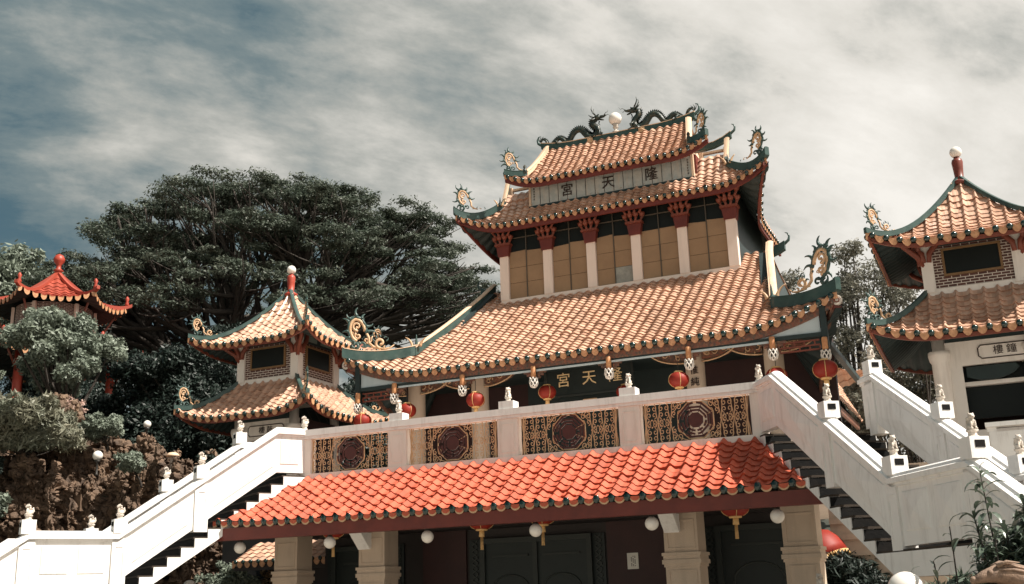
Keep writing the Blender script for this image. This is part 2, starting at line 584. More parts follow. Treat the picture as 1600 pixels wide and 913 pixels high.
def flourish(parent, O, ex, s, name='roof_ornament', tail=True, mats=None):
    """lacy flame-edged scroll on a roof tip: ex = horizontal direction from the ridge out to the tip"""
    mb = MB()
    FL_N[0] += 1
    rg = random.Random(FL_N[0] * 7 + 1)
    s *= 0.9
    O, ex, ez = Vector(O), Vector(ex).normalized(), Vector((0, 0, 1))
    side = ex.cross(ez)
    ti = R_(rg.uniform(8, 16))

    def P(l, t=0.0):
        return [O + ex * a * s + ez * b * s + side * t * s for a, b in l]

    def ell(k, ang):      # point on the leaning oval hoop
        x, y = 0.25 * k * math.cos(ang), 0.40 * k * math.sin(ang)
        return (x * math.cos(ti) + y * math.sin(ti) - 0.02, 0.56 + y * math.cos(ti) - x * math.sin(ti))
    hoop = [ell(1.0 + 0.05 * math.sin(9 * a), a) for a in np.linspace(R_(-100), R_(215), 30)]
    mb.tube(P(hoop), [0.038 * s * (1 + 0.3 * math.sin(i * 1.7)) for i in range(30)], 6, 1)
    inner = [ell(0.80, a) for a in np.linspace(R_(-70), R_(190), 20)]
    mb.tube(P(inner), [0.046 * s] * 20, 6, 0)
    c1, c2 = ell(0.30, R_(95)), ell(0.42, R_(-80))
    mb.tube(P(spiral(c1[0], c1[1], 0.135, 0.03, R_(-100), R_(330), 16)), [0.042 * s - 0.0012 * s * i for i in range(16)], 5, 0)
    mb.tube(P(spiral(c2[0], c2[1], 0.095, 0.03, R_(60), R_(-300), 14)), 0.032 * s, 5, 0)
    mb.tube(P([c1, (c1[0] + 0.05, c1[1] - 0.2), c2]), 0.024 * s, 5, 0)
    for k in range(4):
        q = ell(0.62, R_(rg.uniform(0, 360)))
        mb.tube(P(spiral(q[0], q[1], 0.05, 0.015, rg.uniform(0, 6), rg.uniform(0, 6) + 5, 8)), 0.016 * s, 4, k % 2)
    # flames licking off the hoop, tips curling both ways
    na = 9
    for k in range(na):
        a = R_(-60 + 255 * k / (na - 1) + rg.uniform(-9, 9))
        x, y = ell(1.06, a)
        da = math.atan2(0.25 * math.sin(a), 0.40 * math.cos(a)) * 0 + a - ti
        ln = rg.uniform(0.19, 0.33)
        cu = rg.choice((1, -1)) * R_(rg.uniform(70, 140))
        flame(mb, O, ex, ez, x * s, y * s, da - cu * 0.35, ln * s, cu, 0.055 * s, 1)
        if k % 2 == 0:
            flame(mb, O, ex, ez, x * s, y * s, da + R_(50), ln * 0.5 * s, R_(80), 0.035 * s, 1)
    # stem and scrolls running back down the ridge
    stem = [ell(1.0, R_(200)), (-0.34, 0.34), (-0.34, 0.20), (-0.46, 0.09), (-0.62, 0.05)]
    mb.tube(P(stem), [0.042 * s, 0.042 * s, 0.04 * s, 0.036 * s, 0.02 * s], 6, 0)
    mb.tube(P([(0.0, 0.20), (-0.05, 0.10), (0.03, -0.02)]), 0.05 * s, 6, 1)
    mb.tube(P(spiral(-0.17, 0.13, 0.10, 0.03, R_(20), R_(330), 12)), 0.028 * s, 5, 1)
    flame(mb, O, ex, ez, 0.06 * s, 0.05 * s, R_(25), 0.26 * s, R_(140), 0.045 * s, 1)
    if tail:
        mb.tube(P(spiral(-0.66, 0.20, 0.155, 0.03, R_(-90), R_(290), 16)), 0.042 * s, 6, 0)
        mb.tube(P([(-0.52, 0.05), (-0.80, 0.03), (-0.95, 0.07), (-1.05, 0.15)]), [0.03 * s, 0.03 * s, 0.025 * s, 0.01 * s], 5, 0)
        for k in range(5):
            a = R_(20 + 35 * k)
            flame(mb, O, ex, ez, (-0.66 + 0.17 * math.cos(a)) * s, (0.20 + 0.17 * math.sin(a)) * s, a, rg.uniform(0.10, 0.18) * s, R_(rg.choice((-110, 110))), 0.03 * s, 1)
    for k in range(4):
        flame(mb, O, ex, ez, (-0.42 - 0.17 * k) * s, 0.06 * s, R_(rg.uniform(60, 110)), rg.uniform(0.08, 0.15) * s, R_(rg.choice((-120, 120))), 0.026 * s, k % 2)
    return mb.build(name, mats or [GOLDP, RIDGE], parent)


# ------------------------------------------------------------------ tiled roof slopes
class Slope:
    """one roof slope: x along the eave, t from eave (0) to top (1)"""
    def __init__(self, O, ex, ey, half, D, H, xb, pc=0.8, lift=0.0, liftx=0.6, flare=0.0, flarex=0.5, one=0):
        self.O, self.ex, self.ey = Vector(O), Vector(ex), Vector(ey)
        self.half, self.D, self.H, self.pc = half, D, H, pc
        self.xb = xb
        self.lift, self.lx, self.flare, self.fx, self.one = lift, liftx, flare, flarex, one

    def arr(self, x, t, off=0.0):
        """world positions for numpy x,t (+ offset along the slope normal)"""
        ax = np.abs(x)
        k = np.clip((ax - self.lx) / max(1e-6, self.half - self.lx), 0, 1) ** 2
        kf = np.clip((ax - self.fx) / max(1e-6, self.half - self.fx), 0, 1) ** 2
        if self.one:
            sd = (x * self.one > 0)
            k = np.where(sd, k, 0.0)
            kf = np.where(sd, kf, 0.0)
        ez = self.lift * k
        ed = self.flare * (1 - kf)
        tt = np.clip(t, -0.2, 1.2)
        d = ed + (self.D - ed) * tt
        z = self.H * (self.pc * tt + (1 - self.pc) * tt * np.abs(tt)) + ez * (1 - np.clip(tt, 0, 1)) ** 2
        dz = self.H * (self.pc + 2 * (1 - self.pc) * tt) - 2 * ez * (1 - np.clip(tt, 0, 1))
        dd = (self.D - ed)
        ln = np.sqrt(dz * dz + dd * dd)
        d = d - dz / ln * off
        z = z + dd / ln * off
        O, ex, ey = np.array(self.O), np.array(self.ex), np.array(self.ey)
        return O + x[..., None] * ex + d[..., None] * ey + z[..., None] * np.array([0, 0, 1.0])

    def pt(self, x, t, off=0.0):
        return Vector(self.arr(np.array(float(x)), np.array(float(t)), np.array(float(off))).tolist())

    def tmax(self, x):
        ts = np.array([p[0] for p in self.xb])
        xs = np.array([p[1] for p in self.xb])
        ax = np.abs(x)
        return np.where(ax <= xs[-1], 1.0, np.interp(-ax, -xs, ts))

    def tiles(self, mb, n, courses, A=0.035, th=0.018, q=1.0, sub=8, lim=None, seed=0, mi=0, smin=0.0):
        p = 2 * self.half / n
        x = np.linspace(-self.half, self.half, n * sub + 1)
        ph = (x + self.half) / p
        h0 = A * (0.5 + 0.5 * np.cos(2 * PI * (ph - 0.5))) ** q
        dl = 0.012 / self.D
        rows, hs, crs = [], [], []
        for k in range(courses):
            rows += [k / courses - (dl if k else 0.0), (k + 1) / courses]
            hs += [th, 0.0]
            crs += [k, k]
        rows, hs, crs = np.array(rows), np.array(hs), np.array(crs)
        jr = np.random.default_rng(seed + 99).normal(size=(courses + 1, n + 1))
        jit = jr[crs][:, np.minimum((np.arange(len(x))) // sub, n)] * th * 0.22
        tm = self.tmax(x)
        if lim is not None:
            tm = np.minimum(tm, lim(x))
        tt = np.minimum(rows[:, None], tm[None, :])
        if smin:
            tt = np.maximum(tt, smin)
        X = np.broadcast_to(x[None, :], tt.shape)
        off = h0[None, :] + hs[:, None] + jit
        V = self.arr(X, tt, off)
        ok = ~((tt[:-1, :-1] >= tm[None, :-1] - 1e-9) & (tt[:-1, 1:] >= tm[None, 1:] - 1e-9))
        rng = np.random.default_rng(seed)
        tab = rng.random((courses + 1, n + 1))
        ci = crs[1:]
        ri = np.minimum((np.arange(len(x) - 1)) // sub, n)
        rnd = tab[ci][:, ri]
        even = (np.arange(len(rows) - 1) % 2 == 0)[:, None]
        mb.np_grid(V, ok & even, mi, True, rnd)      # tile faces
        mb.np_grid(V, ok & ~even, mi, False, rnd)    # course lips, split so they keep a crisp edge
        return p

    def eave(self, caps, drips, n, A=0.035, th=0.018, cr=0.055, dw=0.8, dh=0.6, style='hall'):
        p = 2 * self.half / n
        out = -self.ey
        for i in range(n):
            xc = -self.half + (i + 0.5) * p
            c = self.pt(xc, 0.0, A * 0.35)
            if style == 'hall':
                caps.ball(c + out * 0.015 + Vector((0, 0, -0.005)), (cr, cr * 0.9, cr), 10, 6, 0, (self.ex, out, Vector((0, 0, 1))))
            else:
                caps.ball(c + out * 0.004 + Vector((0, 0, -0.02)), (cr * 0.95, cr * 0.35, cr * 1.1), 10, 6, 0, (self.ex, out, Vector((0, 0, 1))))
        for i in range(n + 1):
            xc = -self.half + i * p
            xc = max(-self.half + 0.02, min(self.half - 0.02, xc))
            a = []
            wl = p * dw / 2
            for j in range(9):
                an = PI * j / 8
                xx = xc + wl * math.cos(an)
                base = self.pt(max(-self.half, min(self.half, xx)), 0.0, A * (0.5 + 0.5 * math.cos(2 * PI * ((xx + self.half) / p - 0.5))) * 0.5)
                a.append(Vector((base.x, base.y, base.z)) - Vector((0, 0, 1)) * (p * dh * math.sin(an)) - Vector((0, 0, th * 0.5)))
            tp = []
            for j in range(8, -1, -1):
                an = PI * j / 8
                xx = xc + wl * math.cos(an)
                tp.append(self.pt(max(-self.half, min(self.half, xx)), 0.0, th + A * (0.5 + 0.5 * math.cos(2 * PI * ((xx + self.half) / p - 0.5)))))
            drips.prism([q_ + out * 0.004 for q_ in a + tp], self.ey * 0.02, 0)

    def board(self, mb, w, h, drop, inset, lim=1.0, mi=0, n=40):
        pts = [self.pt(-self.half * lim + 2 * self.half * lim * i / n, 0) + self.ey * inset + Vector((0, 0, -drop - h)) for i in range(n + 1)]
        mb.sweep(pts, w, h, mi)

    def soffit(self, mb, off, nrib, t1=1.0, depth=0.03, rows=7, mi=0, lim=None):
        n = nrib * 4
        x = np.linspace(-self.half, self.half, n + 1)
        h = np.where((np.arange(n + 1) % 4) < 2, 0.0, -depth)
        t = np.linspace(0.0, t1, rows)
        tm = self.tmax(x)
        if lim is not None:
            tm = np.minimum(tm, lim(x))
        tt = np.minimum(t[:, None], tm[None, :])
        V = self.arr(np.broadcast_to(x[None, :], tt.shape), tt, -off + np.broadcast_to(h[None, :], tt.shape))
        ok = ~((tt[:-1, :-1] >= tm[None, :-1] - 1e-9) & (tt[:-1, 1:] >= tm[None, 1:] - 1e-9))
        mb.np_grid(V, ok, mi, False)

    def edge(self, t0, t1, sx, n=12, off=0.0):
        """points along the slope's side edge from t0 to t1"""
        ts = np.linspace(t0, t1, n)
        tx = [p[0] for p in self.xb]
        xx = [p[1] for p in self.xb]
        return [self.pt(sx * float(np.interp(t, tx, xx)), t, off) for t in ts]


# ================================================================== SETTING
def build_ground():
    mb = MB()
    n = 40
    mb.add([(-900, -400, -0.2), (900, -400, -0.2), (900, 1500, -0.2), (-900, 1500, -0.2)], [(0, 1, 2, 3)])
    tag(mb.build('ground', GROUND), kind='structure')


def hill_z(x, y):
    """wooded hill behind and left of the temple"""
    d = -0.62 * (x + 11) + 0.42 * (y - 4)
    h = 7.2 * (1 / (1 + math.exp(-(d - 4.2) / 1.5)))
    h += 2.5 * (1 / (1 + math.exp(-(d - 16) / 4.0)))
    back = 5.0 / (1 + math.exp(-(y - 22) / 2.5))
    h = max(h, back)
    h += 0.25 * math.sin(x * 0.9) * math.cos(y * 0.7)
    return h - 0.6


def build_hill():
    mb = MB()
    xs = np.linspace(-75, 45, 100)
    ys = np.linspace(-6, 110, 90)
    V = np.array([[(x, y, hill_z(x, y)) for x in xs] for y in ys])
    mb.np_grid(V, np.ones((89, 99), bool), 0, True)
    tag(mb.build('hill', SOIL), kind='structure')


build_ground()
build_hill()

# ================================================================== TEMPLE HALL
H = thing('temple_hall', (0, 7, 0), 'large red-tiled temple hall with stacked upturned roofs, upper window storey and name boards', 'temple')


# ---- lower storey -------------------------------------------------
def lower_storey():
    mb = MB()
    mb.bx(-5.2, 5.2, 1.5, 1.75, -0.2, 3.6)
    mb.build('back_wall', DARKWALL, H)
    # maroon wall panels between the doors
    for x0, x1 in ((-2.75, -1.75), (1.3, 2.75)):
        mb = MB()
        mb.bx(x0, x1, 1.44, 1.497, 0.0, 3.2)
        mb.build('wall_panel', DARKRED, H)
    # doors: a pair in the middle, one in each side bay
    for cx, w in ((-0.2, 2.2), (4.2, 1.3), (-4.2, 1.3)):
        d = MB()
        d.bx(cx - w / 2, cx + w / 2, 1.42, 1.497, -0.1, 2.45)
        dob = d.build('door', DOORG, H)
        t = MB()
        t.bx(cx - w / 2 - 0.1, cx - w / 2, 1.36, 1.42, -0.1, 2.55)
        t.bx(cx + w / 2, cx + w / 2 + 0.1, 1.36, 1.42, -0.1, 2.55)
        t.bx(cx - w / 2, cx + w / 2, 1.36, 1.42, 2.45, 2.55)
        if w > 2:
            t.bx(cx - 0.05, cx + 0.05, 1.37, 1.42, -0.1, 2.45)
        for sx in ((-1, 1) if w > 2 else (0,)):
            px = cx + sx * w / 4
            pw = (w / 2 if w > 2 else w) * 0.72
            t.tube([(px + pw * 0.5 * math.cos(a), 1.42, 1.55 + pw * 0.35 * math.sin(a)) for a in np.linspace(0, PI, 13)], 0.022, 5)
            for e in (-1, 1):
                t.bx(px + e * pw / 2 - 0.02, px + e * pw / 2 + 0.02, 1.39, 1.42, 0.2, 1.55)
            t.bx(px - pw / 2, px + pw / 2, 1.39, 1.42, 2.18, 2.22)
        t.build('door_frame', DOORTRIM, dob)
    # lattice strips beside the doors
    for cx in (-1.55, 1.12, 3.32, 4.98, -3.35, -4.98):
        lt = MB()
        lt.bx(cx - 0.13, cx + 0.13, 1.46, 1.496, 0, 2.55, 0)
        k = 0
        z = 0.6
        while z < 2.5:
            lt.box((cx, 1.45, z), (0.16, 0.02, 0.025), 1, (Vector((0.8, 0, 0.6)), Vector((0, 1, 0)), Vector((-0.6, 0, 0.8))))
            lt.box((cx, 1.445, z), (0.16, 0.02, 0.025), 1, (Vector((0.8, 0, -0.6)), Vector((0, 1, 0)), Vector((0.6, 0, 0.8))))
            z += 0.11
        lt.build('lattice_strip', [DOORG, DOORTRIM], H)
    # four beige pillars with a banded capital and sunk panels
    for x0, x1, corbel in ((-5.5, -4.94, False), (-3.46, -2.87, True), (2.85, 3.46, True), (4.93, 5.5, False)):
        p = MB()
        y0, y1 = 0.08, 0.62
        xm, w = (x0 + x1) / 2, x1 - x0
        p.bx(x0, x1, y0, y1, 2.06, 3.3)
        p.bx(x0, x1, y0, y1, -0.2, 1.82)
        for zz, e, hh in ((2.03, 0.045, 0.05), (1.97, 0.025, 0.07), (1.90, 0.045, 0.07), (1.84, 0.02, 0.05)):
            p.bx(x0 - e, x1 + e, y0 - e, y1 + e, zz - hh / 2, zz + hh / 2 + 0.004)
        for z0, z1 in ((2.12, 2.62), (0.3, 1.76)):
            for a, b, c_, d_ in ((x0 + 0.05, x1 - 0.05, z1 - 0.022, z1), (x0 + 0.05, x1 - 0.05, z0, z0 + 0.022), (x0 + 0.05, x0 + 0.072, z0 + 0.022, z1 - 0.022), (x1 - 0.072, x1 - 0.05, z0 + 0.022, z1 - 0.022)):
                p.bx(a, b, y0 - 0.014, y0, c_, d_)
        po = p.build('pillar', BEIGE, H)
        if corbel:
            c = MB()
            z1 = 2.72
            c.prism([(xm - 0.27, y0, z1), (xm - 0.27, y0, 2.42), (xm - 0.27, y0 - 0.06, 2.40), (xm - 0.27, y0 - 0.42, z1)], (0.27, 0, 0))
            c.build('corbel', WHITE, po)
    # plinth slab of the gallery above
    s = MB()
    s.bx(-5.3, 5.3, 0.03, 14.0, 3.3, 3.9)
    s.bx(-5.3, 5.3, 0.62, 1.5, 2.75, 3.3, 1)
    s.build('gallery_slab', [WALLPINK, DARKWALL], H)
    # side wing walls with bands
    for sx in (1, -1):
        w = MB()
        x0, x1 = sorted((sx * 5.3, sx * 9.2))
        w.bx(x0, x1, 3.0, 3.3, -0.2, 3.6, 0 if sx > 0 else 1)  # left wing coloured dark to give its shaded recess
        if sx > 0:
            for z in (2.55, 2.25, 1.95):
                w.bx(x0, x1, 2.94, 3.0, z, z + 0.10)
        w.build('wing_wall', [BEIGE, DARKWALL], H)


def side_eave():
    """small tiled eave low at the left wing"""
    sl = Slope((-6.6, 1.7, 2.36), (1, 0, 0), (0, 1, 0), 1.25, 0.9, 0.45, [(0, 1.25), (1, 1.25)], 1.0)
    t = MB()
    sl.tiles(t, 12, 5, 0.03, 0.018)
    o = t.build('small_eave', TILE_G, H)
    c, d = MB(), MB()
    sl.eave(c, d, 12, 0.03, 0.018, 0.05)
    c.build('eave_cap_tiles', CAPG, o)
    d.build('drip_tiles', DRIP, o)
    b = MB()
    sl.board(b, 0.08, 0.1, 0.09, 0.08)
    b.bx(-7.85, -5.35, 2.58, 2.7, 0, 2.4)
    b.build('eave_board', DARKWALL, o)


# ---- the orange canopy roof under the balustrade -----------------
def canopy():
    half = 5.86
    sl = Slope((0, -1.46, 2.93), (1, 0, 0), (0, 1, 0), half, 1.5, 0.98, [(0, half), (0.05, 5.66), (1, 4.66)], 0.92, lift=0.06, liftx=3.5)
    n = 43
    t = MB()
    sl.tiles(t, n, 9, 0.072, 0.030, q=2.8, sub=14, seed=3)
    o = t.build('canopy_roof', TILE_R, H)
    c, d = MB(), MB()
    p = 2 * half / n
    for i in range(n):
        xc = -half + (i + 0.5) * p
        q = sl.pt(xc, 0, 0.02)
        c.ball(q + Vector((0, -0.004, -0.005)), (0.060, 0.03, 0.074), 12, 8)
    c.build('eave_cap_tiles', CAPG, o)
    for i in range(n + 1):
        xc = max(-half + 0.03, min(half - 0.03, -half + i * p))
        pts_o, pts_i = [], []
        for j in range(11):
            an = PI * j / 10
            b = sl.pt(max(-half, min(half, xc + p * 0.36 * math.cos(an))), 0, 0.0)
            pts_o.append(Vector((b.x, b.y - 0.006, b.z + 0.015 - 0.105 * math.sin(an))))
            b2 = sl.pt(max(-half, min(half, xc + p * 0.30 * math.cos(an))), 0, 0.0)
            pts_i.append(Vector((b2.x, b2.y - 0.012, b2.z + 0.018 - 0.078 * math.sin(an))))
        d.prism(pts_o, (0, 0.02, 0), 0)
        d.prism(pts_i, (0, 0.01, 0), 1)
    d.build('drip_tiles', [GOLDP, TILE_R], o)
    b = MB()
    b.bx(-5.88, 5.88, -1.44, -1.28, 2.635, 2.87)
    b.build('eave_beam', MAROON, o)
    u = MB()
    u.bx(-5.72, 5.72, -1.28, 0.05, 2.74, 2.78)
    u.build('ceiling_board', DARKWALL, o)


# ---- gallery hall ------------------------------------------------
def gallery_hall():
    w = MB()
    w.bx(-5.4, 5.4, 5.6, 5.8, 3.9, 7.0)
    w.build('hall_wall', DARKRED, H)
    dk = MB()
    dk.bx(-2.0, 2.0, 5.54, 5.597, 3.9, 6.9)
    dk.bx(-5.35, 5.35, 3.55, 5.6, 6.51, 6.55)
    dk.build('ceiling_board', DTEAL, H)
    # beige columns with brackets of carved gilt wood
    for cx in (-4.35, -2.63, 2.63, 4.35):
        c = MB()
        c.lathe((cx, 4.1, 3.9), [(0.27, 0), (0.27, 0.12), (0.215, 0.16), (0.21, 2.5), (0.21, 2.8)], 20)
        co = c.build('column', BEIGE, H)
        for sx in (-1, 1):
            b = MB()
            pts = [(cx + sx * 0.2, 3.95, 6.66)]
            for k in range(9):
                a = PI / 2 * k / 8
                pts.append((cx + sx * (0.2 + 0.80 * math.cos(a)), 3.95, 6.66 - 0.42 * math.sin(a) - 0.04 * math.sin(3 * a)))
            b.prism(pts, (0, 0.1, 0), 1)
            rim = [(cx + sx * (0.2 + 0.82 * math.cos(PI / 2 * k / 12)), 3.94, 6.65 - 0.43 * math.sin(PI / 2 * k / 12)) for k in range(13)]
            b.tube(rim, 0.02, 5, 0)
            rg = random.Random(int(cx * 100) + sx)
            for k in range(16):
                a = rg.uniform(0.1, 1.45)
                rr = rg.uniform(0.2, 0.9)
                x0, z0 = cx + sx * (0.2 + 0.78 * rr * math.cos(a)), 6.64 - 0.40 * rr * math.sin(a)
                pp = spiral(0, 0, 0.075, 0.02, rg.uniform(0, 6), rg.uniform(0, 6) + 5, 8)
                b.tube([(x0 + q[0], 3.94, z0 + q[1]) for q in pp], 0.013, 4, 0)
            b.build('carved_bracket', [GOLDP, FRIEZE], co)
    # two characters written down the right inner column
    lettering('couplet', [('惟', (2.66, 3.875, 6.02), (1, 0, 0), (0, 0, 1)), ('純', (2.66, 3.875, 5.76), (1, 0, 0), (0, 0, 1))], INK, H, 0.2, 0.012)
    # eave beams
    b = MB()
    b.bx(-5.5, 5.5, 3.33, 3.45, 6.33, 6.41, 1)
    b.bx(-5.5, 5.5, 3.38, 3.45, 6.42, 6.50, 0)
    for sx in (-1, 1):
        x0, x1 = sorted((sx * 5.5, sx * 5.62))
        b.bx(x0, x1, 3.30, 3.45, 5.95, 6.95, 1)
    b.bx(-5.55, -5.43, 3.46, 12.0, 6.30, 6.42, 1)
    b.bx(5.43, 5.55, 3.46, 12.0, 6.30, 6.42, 1)
    b.build('eave_beam', [BLUEGREY, DTEAL], H)
    bl = MB()
    bl.bx(-4.42, 4.42, 3.315, 3.328, 6.30, 6.345)
    bl.build('beam_trim', BLUEGREY, H)
    # blue-grey corner infill panels with a red lattice below
    for sx in (-1, 1):
        p = MB()
        pts = [(sx * 5.48, 3.36, 6.41), (sx * 5.48, 3.36, 6.82)]
        for k in range(8):
            x = 5.40 - 0.98 * (k / 7)
            pts.append((sx * x, 3.36, 6.44 + 0.36 * ((x - 4.42) / 0.98) ** 1.15))
        p.prism(pts, (0, 0.02, 0))
        p.build('corner_panel', BLUEGREY, H)
        l = MB()
        x0, x1 = sorted((sx * 4.62, sx * 5.44))
        for z in (6.06, 6.15, 6.25):
            l.bx(x0, x1, 3.36, 3.40, z, z + 0.03)
        for k in range(9):
            x = x0 + (x1 - x0) * k / 8
            l.bx(x - 0.014, x + 0.014, 3.361, 3.399, 6.09 + (0.09 if k % 2 else 0), 6.15 + (0.10 if k % 2 else 0))
        l.build('red_lattice', BRACKET, H)
    # hanging posts with openwork ceramic drops
    for x in (-5.52, -4.5, -2.68, -0.88, 0.92, 2.72, 4.5, 5.55):
        h = MB()
        zt = 6.42 if abs(x) < 5 else 6.28
        h.lathe((x, 3.27, zt - 0.26), [(0.05, 0), (0.06, 0.02), (0.06, 0.24), (0.05, 0.26)], 12)
        ho = h.build('hanging_post', HPOST, H)
        d = MB()
        zc = zt - 0.375
        prof = lambda v: 0.062 + 0.035 * math.sin(PI * v) if v < 0.8 else 0.083 + 0.06 * (v - 0.8)
        for k in range(7):
            for sgn in (-1, 1):
                pts = []
                for j in range(9):
                    v = j / 8
                    a = 2 * PI * k / 7 + sgn * 1.35 * v
                    pts.append((x + prof(v) * math.cos(a), 3.27 + prof(v) * math.sin(a), zc - 0.105 + 0.21 * v))
                d.tube(pts, 0.0125, 5, 0)
        d.lathe((x, 3.27, zc - 0.125), [(0.045, 0), (0.05, 0.02), (0.045, 0.03)], 12, 0)
        d.lathe((x, 3.27, zc - 0.10), [(0.03, 0), (0.05, 0.09), (0.04, 0.20)], 10, 1)
        d.build('ceramic_drop', [POTTERY, DARKWALL], ho)
        if 0.5 < abs(x) < 5:      # stepped brackets beside the post
            s_ = MB()
            for e in (-1, 1):
                for k in range(3):
                    s_.bx(*sorted((x + e * 0.07, x + e * (0.27 - 0.07 * k))), 3.34, 3.40, 6.27 - 0.06 * k, 6.325 - 0.06 * k)
            s_.build('step_bracket', FRIEZE, ho)
    # name board inside the gallery
    nb = MB()
    nb.bx(-1.05, 1.05, 4.46, 4.54, 5.90, 6.58, 0)
    for a in ((-1.1, 1.1, 4.43, 4.46, 6.55, 6.6), (-1.1, 1.1, 4.43, 4.46, 5.86, 5.9), (-1.1, -1.05, 4.43, 4.46, 5.9, 6.55), (1.05, 1.1, 4.43, 4.46, 5.9, 6.55)):
        nb.bx(*a, 1)
    no = nb.build('name_board', [DOORG, DOORTRIM], H)
    lettering('gilt_lettering', [(ch, (x, 4.452, 6.24), (1, 0, 0), (0, 0, 1)) for ch, x in (('宮', -0.62), ('天', 0.02), ('隆', 0.66))], GOLDL, no, 0.36, 0.012)
    ln = MB()
    ln.bx(-1.6, 1.6, 4.6, 4.66, 5.62, 5.65, 0)
    ln.bx(-0.16, 0.16, 4.50, 4.56, 5.62, 5.76, 1)
    for a in ((-0.17, 0.17, 4.485, 4.5, 5.75, 5.77), (-0.17, 0.17, 4.485, 4.5, 5.61, 5.63), (-0.17, -0.15, 4.485, 4.5, 5.63, 5.75), (0.15, 0.17, 4.485, 4.5, 5.63, 5.75)):
        ln.bx(*a, 0)
    ln.build('red_plaque', [GOLDP, DARKRED], no)


def ridge_on(name, pts, w, h, parent, cap=True, base=RIDGE, top=CREAM, capw=1.15, caph=0.05):
    m = MB()
    m.sweep(pts, w, h, 0)
    o = m.build(name, base, parent)
    if cap:
        c = MB()
        c.sweep(pts, w * capw, caph, 0, off=h, rnd_top=True)
        c.build('ridge_coping', top, o)
    return o


def horn(parent, O, out, s=1.0, m=RIDGE):
    """upturned curled end of a ridge"""
    mb = MB()
    O, out = Vector(O), Vector(out).normalized()
    pts = [O + out * (a * s) + Vector((0, 0, b * s)) for a, b in ((-0.25, 0.0), (0.0, 0.04), (0.16, 0.16), (0.20, 0.32), (0.14, 0.46), (0.04, 0.50))]
    mb.tube(pts, [0.07 * s, 0.07 * s, 0.06 * s, 0.045 * s, 0.03 * s, 0.012 * s], 7)
    return mb.build('ridge_horn', m, parent)


